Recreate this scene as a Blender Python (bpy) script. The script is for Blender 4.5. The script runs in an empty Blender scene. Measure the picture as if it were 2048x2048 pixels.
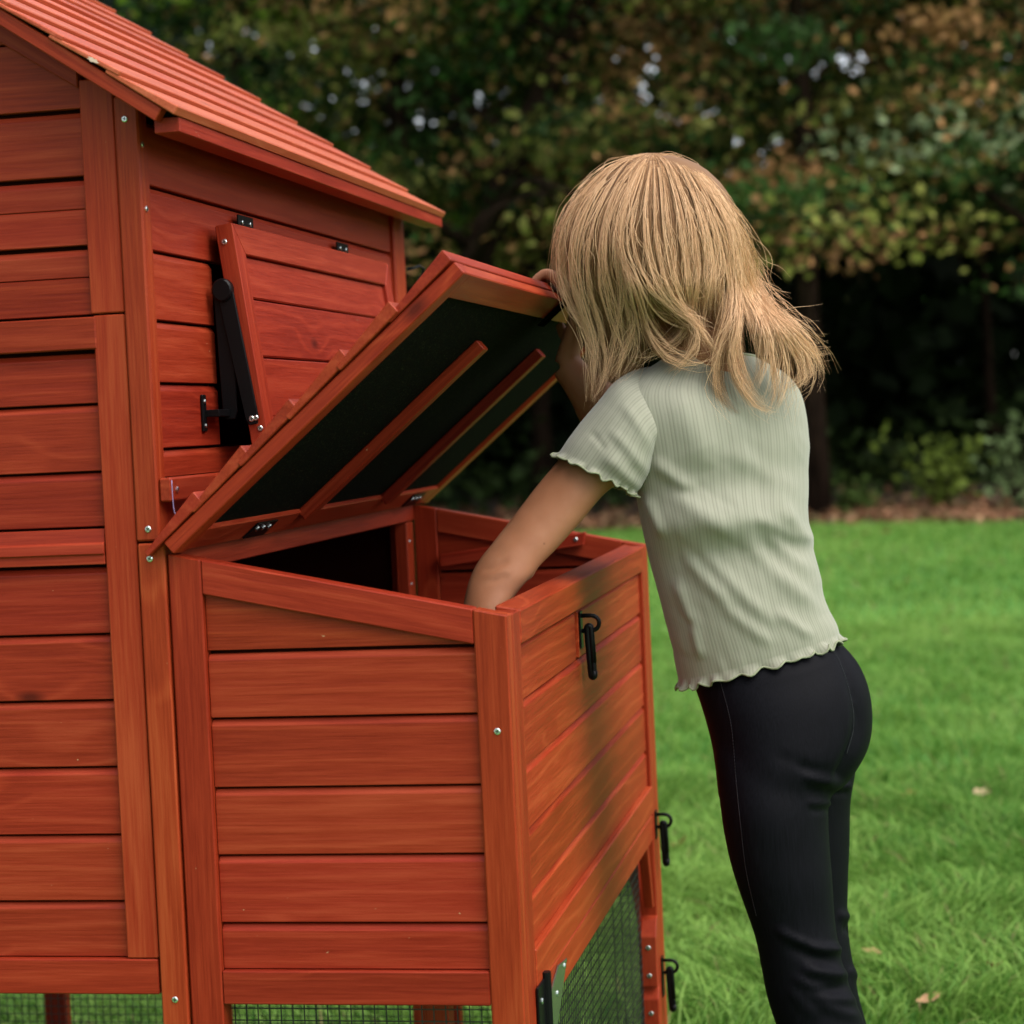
import bpy, bmesh, math, random
import numpy as np
from mathutils import Vector, Matrix
RND = random.Random(7)
NR = np.random.default_rng(11)
S = bpy.context.scene
COL = S.collection

# ------------------------------------------------------------------ camera
CAM = np.array([0.782, -2.125, 1.08])
CR = np.array([[0.9811010, 0.0371775, -0.1898911],
               [0.1879707, 0.0497301, 0.9809149],
               [-0.0459112, 0.9980705, -0.0418018]])     # columns: right, up, forward
FPX = 4300.0                                             # focal length in pixels of the 2048 px photograph
cd = bpy.data.cameras.new('camera')
cam = bpy.data.objects.new('camera', cd); COL.objects.link(cam)
cd.sensor_width = 36.0; cd.lens = FPX / 2048 * 36
cd.clip_start = 0.05; cd.clip_end = 1200
mw = Matrix.Identity(4)
for r in range(3):
    mw[r][0] = CR[r, 0]; mw[r][1] = CR[r, 1]; mw[r][2] = -CR[r, 2]; mw[r][3] = CAM[r]
cam.matrix_world = mw
cd.dof.use_dof = True; cd.dof.focus_distance = 2.46; cd.dof.aperture_fstop = 6.0
S.camera = cam

# ------------------------------------------------------------------ sky, sun, exposure
SUN_EL, SUN_AZ = math.radians(55), math.radians(114)     # azimuth clockwise from +Y
w = bpy.data.worlds.new('World'); S.world = w; w.use_nodes = True
nt = w.node_tree; nt.nodes.clear()
sky = nt.nodes.new('ShaderNodeTexSky'); sky.sky_type = 'NISHITA'; sky.sun_disc = False
sky.sun_elevation = SUN_EL; sky.sun_rotation = SUN_AZ
sky.air_density = 1.0; sky.dust_density = 3.0; sky.ozone_density = 1.0
hs = nt.nodes.new('ShaderNodeHueSaturation'); hs.inputs['Saturation'].default_value = 0.30   # overcast: greyer than a clear sky
bg = nt.nodes.new('ShaderNodeBackground'); bg.inputs['Strength'].default_value = 0.145
wo = nt.nodes.new('ShaderNodeOutputWorld')
nt.links.new(sky.outputs[0], hs.inputs['Color']); nt.links.new(hs.outputs[0], bg.inputs[0]); nt.links.new(bg.outputs[0], wo.inputs[0])
sl = bpy.data.lights.new('sun', 'SUN'); sl.energy = 1.15; sl.angle = math.radians(60); sl.color = (1.0, 0.95, 0.87)
so = bpy.data.objects.new('sun', sl); COL.objects.link(so)
sd = Vector((math.sin(SUN_AZ) * math.cos(SUN_EL), math.cos(SUN_AZ) * math.cos(SUN_EL), math.sin(SUN_EL)))
so.rotation_euler = sd.to_track_quat('Z', 'Y').to_euler(); so.location = (3, -4, 6)
S.view_settings.view_transform = 'Standard'; S.view_settings.look = 'None'
S.view_settings.gamma = 1.0; S.view_settings.use_curve_mapping = False
S.view_settings.exposure = 1.08
S.render.engine = 'CYCLES'
S.cycles.use_denoising = True
S.cycles.max_bounces = 6; S.cycles.transparent_max_bounces = 12

# ------------------------------------------------------------------ helpers
K = 2048 / 1932
def P(px, py, d):
    """world point at camera depth d seen at pixel (px, py) of the 2048 px photograph"""
    return CAM + CR @ np.array([(px - 1024) / FPX, -(py - 1024) / FPX, 1.0]) * d
def proj(v):
    c = (np.asarray(v) - CAM) @ CR
    return 1024 + FPX * c[..., 0] / c[..., 2], 1024 - FPX * c[..., 1] / c[..., 2], c[..., 2]

WM = {}                                                   # world matrices of everything linked
def link(o, parent=None, M=None):
    M = M or Matrix.Identity(4)
    COL.objects.link(o)
    if parent is not None:
        o.parent = parent; o.matrix_basis = WM[parent.name].inverted() @ M
    else:
        o.matrix_basis = M
    WM[o.name] = M
    return o
def tag(o, label=None, cat=None, group=None, kind=None):
    if label: o['label'] = label
    if cat: o['category'] = cat
    if group: o['group'] = group
    if kind: o['kind'] = kind
    return o
def empty(name, loc, **kw):
    o = bpy.data.objects.new(name, None); o.empty_display_size = 0.1
    link(o, None, Matrix.Translation(Vector(loc))); return tag(o, **kw)
def mesh(name, v, f, mats, parent=None, M=None, smooth=False, mi=None):
    me = bpy.data.meshes.new(name)
    me.from_pydata([tuple(map(float, p)) for p in v], [], [tuple(map(int, q)) for q in f])
    for m in (mats if isinstance(mats, (list, tuple)) else [mats]): me.materials.append(m)
    if mi is not None: me.polygons.foreach_set('material_index', np.asarray(mi, np.int32))
    if smooth: me.polygons.foreach_set('use_smooth', np.ones(len(me.polygons), bool))
    me.update()
    return link(bpy.data.objects.new(name, me), parent, M)
def fast_mesh(name, V, F, mats, parent=None, smooth=False, mi=None, col=None, uv=None, M=None):
    """V (n,3), F (m,k) numpy"""
    me = bpy.data.meshes.new(name); V = np.asarray(V, np.float32); F = np.asarray(F, np.int32); m, k = F.shape
    me.vertices.add(len(V)); me.vertices.foreach_set('co', V.ravel())
    me.loops.add(m * k); me.loops.foreach_set('vertex_index', F.ravel())
    me.polygons.add(m); me.polygons.foreach_set('loop_start', np.arange(0, m * k, k, dtype=np.int32))
    me.polygons.foreach_set('loop_total', np.full(m, k, np.int32))
    for x in (mats if isinstance(mats, (list, tuple)) else [mats]): me.materials.append(x)
    if mi is not None: me.polygons.foreach_set('material_index', np.asarray(mi, np.int32))
    me.polygons.foreach_set('use_smooth', np.full(m, smooth, bool))
    me.update(calc_edges=True)
    if col is not None:
        a = me.color_attributes.new('tint', 'FLOAT_COLOR', 'POINT'); c = np.ones((len(V), 4), np.float32); c[:, :3] = col
        a.data.foreach_set('color', c.ravel())
    if uv is not None:
        u = me.uv_layers.new(name='UVMap'); u.data.foreach_set('uv', np.asarray(uv, np.float32)[F.ravel()].ravel())
    return link(bpy.data.objects.new(name, me), parent, M)

AX = {'x': Vector((1, 0, 0)), 'y': Vector((0, 1, 0)), 'z': Vector((0, 0, 1))}
def frame(g, c):
    g = (AX[g] if isinstance(g, str) else Vector(g)).normalized()
    h = Vector((0, 0, 1)) if abs(g.z) < 0.8 else Vector((0, 1, 0))
    z = (h - g * h.dot(g)).normalized(); y = z.cross(g)
    M = Matrix.Identity(4)
    for r in range(3): M[r][0] = g[r]; M[r][1] = y[r]; M[r][2] = z[r]; M[r][3] = c[r]
    return M
def solid(name, parent, A, B, mat, grain='x', bev=0.0012):
    """closed prism between two matching world polygons A and B, bevelled; local X runs along the grain"""
    c = sum((Vector(p) for p in list(A) + list(B)), Vector()) / (2 * len(A))
    M = frame(grain, c); Mi = M.inverted()
    bm = bmesh.new(); n = len(A)
    va = [bm.verts.new(Mi @ Vector(p)) for p in A]; vb = [bm.verts.new(Mi @ Vector(p)) for p in B]
    bm.faces.new(va); bm.faces.new(vb[::-1])
    for i in range(n): bm.faces.new((va[(i + 1) % n], va[i], vb[i], vb[(i + 1) % n]))
    bmesh.ops.recalc_face_normals(bm, faces=bm.faces)
    if bev: bmesh.ops.bevel(bm, geom=list(bm.edges), offset=bev, segments=1, affect='EDGES', profile=0.5, clamp_overlap=True)
    me = bpy.data.meshes.new(name); bm.to_mesh(me); bm.free(); me.materials.append(mat)
    return link(bpy.data.objects.new(name, me), parent, M)
def prism(name, parent, poly, ax, lo, hi, mat, grain=None, bev=0.0012):
    f = {'x': lambda t, p: (t, p[0], p[1]), 'y': lambda t, p: (p[0], t, p[1]), 'z': lambda t, p: (p[0], p[1], t)}[ax]
    return solid(name, parent, [f(lo, p) for p in poly], [f(hi, p) for p in poly], mat, grain or ax, bev)
def box(name, parent, x, y, z, mat, grain, bev=0.0012):
    return prism(name, parent, [(y[0], z[0]), (y[1], z[0]), (y[1], z[1]), (y[0], z[1])], 'x', x[0], x[1], mat, grain, bev)
def tube_v(pts, rad, n=10, cap=True, squash=None):
    """verts, quads of a tube along pts with radii rad (scalar or (a,b)); squash = direction of b"""
    pts = np.asarray(pts, float); m = len(pts); V = []; F = []
    T = np.gradient(pts, axis=0); T /= np.linalg.norm(T, axis=1)[:, None] + 1e-12
    h = np.array([0, 0, 1.0]) if abs(T[0][2]) < 0.9 else np.array([0, 1.0, 0])
    if squash is not None: h = np.asarray(squash, float)
    a = np.linspace(0, 2 * np.pi, n, endpoint=False)
    for i in range(m):
        b = h - T[i] * (h @ T[i]); b /= np.linalg.norm(b) + 1e-12
        if squash is None: h = b
        s = np.cross(T[i], b); r = rad[i] if hasattr(rad, '__len__') else rad
        ra, rb = (r if hasattr(r, '__len__') else (r, r))
        V.append(pts[i] + np.outer(np.cos(a) * ra, s) + np.outer(np.sin(a) * rb, b))
    V = np.concatenate(V)
    for i in range(m - 1):
        for j in range(n):
            F.append((i * n + j, i * n + (j + 1) % n, (i + 1) * n + (j + 1) % n, (i + 1) * n + j))
    F = [list(q) for q in F]
    if cap:
        F.append(list(range(n))[::-1]); F.append([(m - 1) * n + j for j in range(n)])
    return V, F
def spline(X, n):
    """Catmull-Rom resample of key rows X (m, k) to n rows"""
    X = np.asarray(X, float); m = len(X); t = np.linspace(0, m - 1, n); i = np.clip(t.astype(int), 0, m - 2); u = (t - i)[:, None]
    Q = np.vstack([2 * X[0] - X[1], X, 2 * X[-1] - X[-2]]); p0, p1, p2, p3 = Q[i], Q[i + 1], Q[i + 2], Q[i + 3]
    return 0.5 * (2 * p1 + (p2 - p0) * u + (2 * p0 - 5 * p1 + 4 * p2 - p3) * u ** 2 + (3 * p1 - p0 - 3 * p2 + p3) * u ** 3)

# ------------------------------------------------------------------ materials
def newmat(name):
    m = bpy.data.materials.new(name); m.use_nodes = True; t = m.node_tree
    return m, t, t.nodes['Principled BSDF'], t.nodes, t.links
def setp(b, **kw):
    for k, v in kw.items():
        i = b.inputs[k.replace('_', ' ')]
        i.default_value = (*v, 1) if isinstance(v, tuple) and len(v) == 3 else v
def plain(name, c, rough=0.5, metal=0.0, spec=0.5):
    m, t, b, N, L = newmat(name); setp(b, Base_Color=c, Roughness=rough, Metallic=metal); b.inputs['Specular IOR Level'].default_value = spec
    return m
def node(N, typ, **kw):
    n = N.new(typ)
    for k, v in kw.items(): setattr(n, k, v)
    return n
def ramp(N, stops, interp='LINEAR'):
    r = N.new('ShaderNodeValToRGB'); r.color_ramp.interpolation = interp; e = r.color_ramp.elements
    while len(e) < len(stops): e.new(0.5)
    for q, (p, c) in zip(e, stops): q.position = p; q.color = (*c, 1) if len(c) == 3 else c
    return r
def mixc(N, L, fac, a, b, mode='MIX'):
    m = N.new('ShaderNodeMix'); m.data_type = 'RGBA'; m.blend_type = mode
    for s, v in ((0, fac), (6, a), (7, b)):
        if hasattr(v, 'is_linked') or hasattr(v, 'links'): L.new(v, m.inputs[s])
        else: m.inputs[s].default_value = (*v, 1) if isinstance(v, tuple) and len(v) == 3 else v
    return m.outputs[2]
def math_n(N, L, op, a, b=None, c=None):
    m = N.new('ShaderNodeMath'); m.operation = op
    for i, v in enumerate((a, b, c)):
        if v is None: continue
        if hasattr(v, 'links'): L.new(v, m.inputs[i])
        else: m.inputs[i].default_value = v
    return m.outputs[0]

def wood_mat(name, c_lo, c_mid, c_hi, rough=0.42):
    """stained softwood: growth-ring figure stretched along local X, knots, fine pores, per-board tone"""
    m, t, b, N, L = newmat(name)
    tc = N.new('ShaderNodeTexCoord'); oi = N.new('ShaderNodeObjectInfo')
    off = N.new('ShaderNodeCombineXYZ')
    for i, k in enumerate((37.0, 91.0, 53.0)): L.new(math_n(N, L, 'MULTIPLY', oi.outputs['Random'], k), off.inputs[i])
    add = node(N, 'ShaderNodeVectorMath', operation='ADD'); L.new(tc.outputs['Object'], add.inputs[0]); L.new(off.outputs[0], add.inputs[1])
    def mp(s):
        q = N.new('ShaderNodeMapping'); q.inputs['Scale'].default_value = s; L.new(add.outputs[0], q.inputs[0]); return q.outputs[0]
    # knots: sparse cells that push the rings aside
    vo = node(N, 'ShaderNodeTexVoronoi', feature='F1'); vo.inputs['Scale'].default_value = 1.0; L.new(mp((3.6, 8, 8)), vo.inputs['Vector'])
    kn = ramp(N, [(0.0, (1, 1, 1)), (0.30, (0, 0, 0))]); L.new(vo.outputs['Distance'], kn.inputs[0])
    core = ramp(N, [(0.020, (1, 1, 1)), (0.075, (0, 0, 0))]); L.new(vo.outputs['Distance'], core.inputs[0])
    wn = node(N, 'ShaderNodeTexNoise'); wn.inputs['Scale'].default_value = 1.0; wn.inputs['Detail'].default_value = 3; L.new(mp((1.3, 14, 14)), wn.inputs['Vector'])
    ph = math_n(N, L, 'ADD', math_n(N, L, 'MULTIPLY', wn.outputs[0], 20.0), math_n(N, L, 'MULTIPLY', kn.outputs[0], 9.0))
    sep = N.new('ShaderNodeSeparateXYZ'); L.new(add.outputs[0], sep.inputs[0])
    ph2 = math_n(N, L, 'ADD', ph, math_n(N, L, 'MULTIPLY', sep.outputs['Z'], 250.0))
    rings = math_n(N, L, 'MULTIPLY_ADD', math_n(N, L, 'SINE', ph2), 0.5, 0.5)
    fi = node(N, 'ShaderNodeTexNoise'); fi.inputs['Scale'].default_value = 1.0; fi.inputs['Detail'].default_value = 4; fi.inputs['Roughness'].default_value = 0.7; L.new(mp((11, 360, 360)), fi.inputs['Vector'])
    bl = node(N, 'ShaderNodeTexNoise'); bl.inputs['Scale'].default_value = 1.0; bl.inputs['Detail'].default_value = 4; L.new(mp((5, 14, 14)), bl.inputs['Vector'])
    f = math_n(N, L, 'ADD', math_n(N, L, 'MULTIPLY', math_n(N, L, 'POWER', rings, 5.0), 0.17), math_n(N, L, 'MULTIPLY', fi.outputs[0], 0.80))
    f = math_n(N, L, 'ADD', f, math_n(N, L, 'MULTIPLY', bl.outputs[0], 0.26))
    f = math_n(N, L, 'ADD', f, math_n(N, L, 'MULTIPLY_ADD', oi.outputs['Random'], 0.17, -0.175))
    cr = ramp(N, [(0.22, c_lo), (0.48, c_mid), (0.78, c_hi)]); L.new(f, cr.inputs[0])
    hv = N.new('ShaderNodeHueSaturation'); L.new(cr.outputs[0], hv.inputs['Color'])
    L.new(math_n(N, L, 'MULTIPLY_ADD', math_n(N, L, 'FRACT', math_n(N, L, 'MULTIPLY', oi.outputs['Random'], 17.3)), 0.004, 0.4985), hv.inputs['Hue'])
    L.new(math_n(N, L, 'MULTIPLY_ADD', math_n(N, L, 'FRACT', math_n(N, L, 'MULTIPLY', oi.outputs['Random'], 7.7)), 0.15, 0.925), hv.inputs['Value'])
    dk = mixc(N, L, math_n(N, L, 'MULTIPLY', core.outputs[0], 0.8), hv.outputs[0], tuple(x * 0.28 for x in c_lo))
    # tiny pale chips where the stain has flaked
    ch = node(N, 'ShaderNodeTexNoise'); ch.inputs['Scale'].default_value = 1.0; ch.inputs['Detail'].default_value = 2; L.new(mp((95, 190, 190)), ch.inputs['Vector'])
    chr_ = ramp(N, [(0.785, (0, 0, 0)), (0.815, (1, 1, 1))]); L.new(ch.outputs[0], chr_.inputs[0])
    L.new(mixc(N, L, math_n(N, L, 'MULTIPLY', chr_.outputs[0], 0.75), dk, (0.55, 0.36, 0.2)), b.inputs['Base Color'])
    rr = math_n(N, L, 'MULTIPLY_ADD', fi.outputs[0], 0.25, rough - 0.1); L.new(rr, b.inputs['Roughness'])
    bp = N.new('ShaderNodeBump'); bp.inputs['Strength'].default_value = 0.35; bp.inputs['Distance'].default_value = 0.0012
    L.new(math_n(N, L, 'ADD', math_n(N, L, 'MULTIPLY', fi.outputs[0], 0.7), math_n(N, L, 'MULTIPLY', rings, 0.25)), bp.inputs['Height'])
    L.new(bp.outputs[0], b.inputs['Normal']); b.inputs['Specular IOR Level'].default_value = 0.16
    return m
WOOD = wood_mat('red_stained_wood', (0.165, 0.0118, 0.0040), (0.252, 0.0238, 0.0082), (0.330, 0.044, 0.0165))
WOOD_B = wood_mat('amber_stained_wood', (0.168, 0.0130, 0.0036), (0.262, 0.0275, 0.0076), (0.348, 0.056, 0.0165))
BLACK = plain('black_enamel', (0.004, 0.004, 0.0045), 0.34, 0.0, 0.12)
LEAKBLOCK = plain('leak_block_dark', (0.025, 0.003, 0.001), 0.9, 0.0, 0.1)  # for the added sheets that keep light from leaking between planks
GREENLIT_STEEL = plain('bare_steel_plate', (0.36, 0.42, 0.34), 0.22, 0.9)  # green reflection of the lawn tinted into the steel colour
ZINC = plain('zinc_screw', (0.62, 0.68, 0.68), 0.28, 1.0)
DARKHOLE = plain('screw_recess', (0.02, 0.025, 0.02), 0.6)
WOOD_R = wood_mat('sky_sheen_stained_wood', (0.31, 0.046, 0.018), (0.42, 0.080, 0.036), (0.50, 0.125, 0.062))  # roof boards paler than WOOD: grazing sky sheen put into the base colour
RUBBER = plain('black_rubber', (0.004, 0.004, 0.004), 0.9, 0.0, 0.0)
VEDGE = plain('vinyl_edge', (0.24, 0.20, 0.36), 0.3, 0.0, 0.3)
WIRE = plain('black_wire', (0.010, 0.012, 0.010), 0.5)
def felt_mat():
    m, t, b, N, L = newmat('green_mineral_felt'); tc = N.new('ShaderNodeTexCoord')
    n = N.new('ShaderNodeTexNoise'); n.inputs['Scale'].default_value = 420; n.inputs['Detail'].default_value = 3; L.new(tc.outputs['Object'], n.inputs['Vector'])
    r = ramp(N, [(0.35, (0.0008, 0.0013, 0.0008)), (0.62, (0.003, 0.005, 0.0025)), (0.76, (0.06, 0.06, 0.028))]); L.new(n.outputs[0], r.inputs[0])
    L.new(r.outputs[0], b.inputs['Base Color']); setp(b, Roughness=0.95); b.inputs['Specular IOR Level'].default_value = 0.05
    bp = N.new('ShaderNodeBump'); bp.inputs['Strength'].default_value = 0.6; bp.inputs['Distance'].default_value = 0.001; L.new(n.outputs[0], bp.inputs['Height']); L.new(bp.outputs[0], b.inputs['Normal'])
    return m
FELT = felt_mat()
def plastic_mat():
    m, t, b, N, L = newmat('clear_vinyl')
    tr = N.new('ShaderNodeBsdfTransparent'); tr.inputs[0].default_value = (0.97, 0.965, 0.99, 1)
    gl = N.new('ShaderNodeBsdfGlossy'); gl.inputs['Roughness'].default_value = 0.12; gl.inputs[0].default_value = (0.9, 0.92, 1, 1)
    fr = N.new('ShaderNodeFresnel'); fr.inputs[0].default_value = 1.5
    mx = N.new('ShaderNodeMixShader'); L.new(math_n(N, L, 'MULTIPLY_ADD', fr.outputs[0], 0.06, 0.035), mx.inputs[0]); L.new(tr.outputs[0], mx.inputs[1]); L.new(gl.outputs[0], mx.inputs[2])
    L.new(mx.outputs[0], N['Material Output'].inputs[0]); N.remove(b)
    return m
VINYL = plastic_mat()
# ------------------------------------------------------------------ the chicken coop
coop = empty('chicken_coop', (0, 0, 0), label='red stained wooden chicken coop with lapped plank roof and open nest box lid', cat='chicken coop')

def screw(parent, p, nrm, r=0.0034):
    z = Vector(nrm).normalized(); M = frame(z, Vector(p)); v = []; f = []; n = 10; sp = RND.random() * 6
    for (rr, h) in ((r, -0.0004), (r, 0.0006), (r * 0.75, 0.0012)):
        for j in range(n):
            a = 2 * math.pi * j / n; v.append((h, rr * math.cos(a), rr * math.sin(a)))
    for k in range(2):
        for j in range(n): f.append((k * n + j, k * n + (j + 1) % n, (k + 1) * n + (j + 1) % n, (k + 1) * n + j))
    f.append(tuple(range(2 * n, 3 * n))); mi = [0] * len(f)
    for k in range(2):                                     # the cross slot
        a = sp + k * math.pi / 2; c, s = math.cos(a), math.sin(a); l, t_ = r * 0.58, r * 0.15; i0 = len(v)
        for (q, e) in ((-l, -t_), (l, -t_), (l, t_), (-l, t_)): v.append((0.00135 + 0.0001 * k, q * c - e * s, q * s + e * c))
        f.append((i0, i0 + 1, i0 + 2, i0 + 3)); mi.append(1)
    return mesh('screw', v, f, [ZINC, DARKHOLE], parent, M, mi=mi)

GAP = 0.0026
def plank_front(x0, x1, z0, z1, yf, thk=0.011, name='plank', mat=None, parent=coop):
    z1 -= GAP
    return prism(name, parent, [(yf, z0), (yf + thk, z0), (yf + thk, z1), (yf + 0.0045, z1), (yf, z1 - 0.0062)], 'x', x0, x1, mat or WOOD, bev=0.0007)
def plank_side(y0, y1, z0, z1, xf, thk=0.011, name='plank', mat=None, parent=coop):
    z1 -= GAP
    return prism(name, parent, [(xf, z0), (xf, z1 - 0.0062), (xf - 0.0045, z1), (xf - thk, z1), (xf - thk, z0)], 'y', y0, y1, mat or WOOD, bev=0.0007)

# --- front wall of the house (gable end), left of the nest box
XL = -1.04; RIDGE_X = -0.52
def roofz(x): return 1.409 + (0.061 - x) * 0.678 if x > RIDGE_X else 1.409 + (0.061 - (2 * RIDGE_X - x)) * 0.678
ZR = roofz(RIDGE_X)
YP = 0.008
zj = [1.425, 1.355, 1.320, 1.283, 1.249, 1.210]
plank_front(XL + 0.066, -0.066, 1.357, 1.425, YP)
plank_front(XL + 0.066, -0.066, 1.320 + GAP, 1.355, YP); box('plank', coop, (XL + 0.066, -0.066), (YP - 0.0003, YP + 0.011), (1.285, 1.320 + 0.0018), WOOD, 'x', 0.0007)
plank_front(XL + 0.066, -0.066, 1.249 + GAP, 1.283, YP); box('plank', coop, (XL + 0.066, -0.0625), (YP - 0.0016, YP + 0.011), (1.2125, 1.2505), WOOD_B, 'x', 0.0007)
# planks in the gable triangle, clipped by the roof
zc = 1.427
while zc < ZR - 0.06:
    z2 = zc + 0.0695; t1 = RIDGE_X + (ZR - 0.03 - zc) / 0.678; t2 = max(RIDGE_X + 0.002, RIDGE_X + (ZR - 0.03 - z2) / 0.678)
    t1 = min(t1, -0.066); t2 = min(t2, -0.066)
    zk = ZR - 0.03 - (t1 - RIDGE_X) * 0.678
    poly = [(2 * RIDGE_X - t1, zc), (t1, zc), (t1, min(zk, z2)), (t2, z2), (2 * RIDGE_X - t2, z2), (2 * RIDGE_X - t1, min(zk, z2))]
    if abs(zk - zc) < 1e-4 or zk >= z2: poly = [(2 * RIDGE_X - t1, zc), (t1, zc), (t2, z2), (2 * RIDGE_X - t2, z2)]
    prism('plank', coop, poly, 'y', YP, YP + 0.011, WOOD, 'x', 0.0006)
    zc += 0.0718
box('lip_rail', coop, (XL + 0.066, -0.0615), (-0.0012, 0.016), (1.176, 1.2095), WOOD, 'x')
zs = [1.173, 1.120, 1.049]
plank_front(XL + 0.066, -0.0632, 1.120, 1.1745, YP)
plank_front(XL + 0.066, -0.0632, 1.049, 1.120, YP)
plank_front(XL + 0.066, -0.0632, 0.988 + GAP, 1.049, YP)
prism('lip_rail', coop, [(0.0, 0.951), (0.016, 0.951), (0.016, 0.988), (0.004, 0.988), (0.0015, 0.974), (-0.0015, 0.972), (-0.0025, 0.962), (0, 0.961)], 'x', XL + 0.066, -0.0655, WOOD, bev=0.0005)
for a, b_ in ((0.878, 0.9495), (0.808, 0.878), (0.737, 0.808), (0.665, 0.737), (0.594, 0.665), (0.534, 0.594)):
    plank_front(XL + 0.066, -0.0636, a, b_, YP)
for s in (0, 1):                                           # stiles, posts; s=1 mirrors to the far left corner
    def X(a, b): return (a, b) if s == 0 else (2 * RIDGE_X - b, 2 * RIDGE_X - a)
    box('stile', coop, X(-0.0662, -0.0296), (0.0, 0.024), (1.2125, 1.4545), WOOD_B, 'z')
    box('stile', coop, X(-0.0642, -0.0298), (0.0, 0.024), (0.534, 1.2105), WOOD_B, 'z')
    box('corner_post', coop, X(-0.0283, -0.0025), (-0.003, 0.0235), (0.9735, 1.4345), WOOD_B, 'z', 0.002)
    box('corner_post', coop, X(-0.0276, 0.0012), (-0.003, 0.0235), (0.0, 0.9712), WOOD_B, 'z', 0.0016)
    box('corner_post', coop, X(-0.03, -0.0005), (1.075, 1.140), (0.0, 1.41), WOOD_B, 'z', 0.002)
box('bottom_rail', coop, (2 * RIDGE_X + 0.0305, -0.0305), (-0.001, 0.026), (0.4955, 0.533), WOOD, 'x', 0.0014)
# sloped trim below the rake
for s in (1, -1):
    def G(x, z): return (x if s == 1 else 2 * RIDGE_X - x, z)
    prism('gable_trim', coop, [G(-0.0668, 1.446), G(-0.0668, 1.4815), G(RIDGE_X + 0.001, ZR - 0.022), G(RIDGE_X + 0.001, ZR - 0.066)], 'y', -0.001, 0.0075, WOOD, (1, 0, -0.678 * s))
# --- right wall of the house (window side), far wall, left wall, floor
XW = -0.007
for a, b_ in ((1.346, 1.415), (1.278, 1.346), (1.205, 1.278), (1.139, 1.205), (1.0695, 1.139), (1.0385, 1.0695)):
    if a >= 1.278 or b_ < 1.08: plank_side(0.024, 1.0745, a, b_, XW)
    else:                                                  # the window opening interrupts these
        plank_side(0.024, 0.222, a, b_, XW); plank_side(0.905, 1.0745, a, b_, XW)
plank_side(0.024, 1.0745, 0.965, 1.037, XW)
box('sill_board', coop, (-0.0015, 0.0113), (0.0, 1.11), (1.0135, 1.0385), WOOD, 'y', 0.0018)
box('window_jamb', coop, (-0.03, -0.0195), (0.21, 0.2285), (1.06, 1.29), WOOD, 'z'); box('window_jamb', coop, (-0.03, -0.0195), (0.898, 0.916), (1.06, 1.29), WOOD, 'z')
box('hinge_rail', coop, (-0.018, 0.004), (0.030, 1.117), (0.936, 0.9625), WOOD, 'y')
box('inner_post', coop, (-0.016, 0.003), (1.05, 1.092), (0.49, 0.934), WOOD, 'z'); box('inner_post', coop, (-0.016, 0.003), (0.03, 0.07), (0.49, 0.934), WOOD, 'z')
for i in range(13): plank_front(2 * RIDGE_X + 0.03, -0.032, 0.495 + i * 0.0712, 0.495 + (i + 1) * 0.0712, 1.12)
zc = 1.424
while zc < ZR - 0.06:
    t1 = RIDGE_X + (ZR - 0.04 - zc) / 0.678; t2 = max(RIDGE_X + 0.004, RIDGE_X + (ZR - 0.04 - zc - 0.069) / 0.678)
    prism('plank', coop, [(2 * RIDGE_X - t1, zc), (t1, zc), (t2, zc + 0.069), (2 * RIDGE_X - t2, zc + 0.069)], 'y', 1.12, 1.131, WOOD, 'x', 0.0006); zc += 0.0712
for i in range(13): box('plank', coop, (2 * RIDGE_X + 0.006, 2 * RIDGE_X + 0.017), (0.024, 1.0745), (0.495 + i * 0.0712, 0.493 + (i + 1) * 0.0712), WOOD, 'y', 0.0007)
box('floor_board', coop, (2 * RIDGE_X + 0.02, -0.02), (0.03, 1.11), (0.497, 0.509), WOOD, 'x')

prism('leak_blocker', coop, [(XL + 0.04, 0.51), (-0.04, 0.51), (-0.04, 1.44), (RIDGE_X, ZR - 0.06), (XL + 0.04, 1.44)], 'y', 0.0195, 0.0225, LEAKBLOCK, 'x', 0)  # added dark sheets behind the planks, stopping light through the gaps
prism('leak_blocker', coop, [(XL + 0.04, 0.51), (-0.04, 0.51), (-0.04, 1.40), (RIDGE_X, ZR - 0.06), (XL + 0.04, 1.40)], 'y', 1.1135, 1.1165, LEAKBLOCK, 'x', 0)
box('leak_blocker', coop, (-0.0215, -0.0185), (0.03, 0.223), (0.965, 1.40), LEAKBLOCK, 'y', 0); box('leak_blocker', coop, (-0.0215, -0.0185), (0.904, 1.07), (0.965, 1.40), LEAKBLOCK, 'y', 0)
box('leak_blocker', coop, (-0.0215, -0.0185), (0.2235, 0.9035), (1.279, 1.40), LEAKBLOCK, 'y', 0); box('leak_blocker', coop, (-0.0215, -0.0185), (0.2235, 0.9035), (0.965, 1.069), LEAKBLOCK, 'y', 0)
box('leak_blocker', coop, (2 * RIDGE_X + 0.018, 2 * RIDGE_X + 0.021), (0.03, 1.07), (0.51, 1.40), LEAKBLOCK, 'y', 0)
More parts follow.
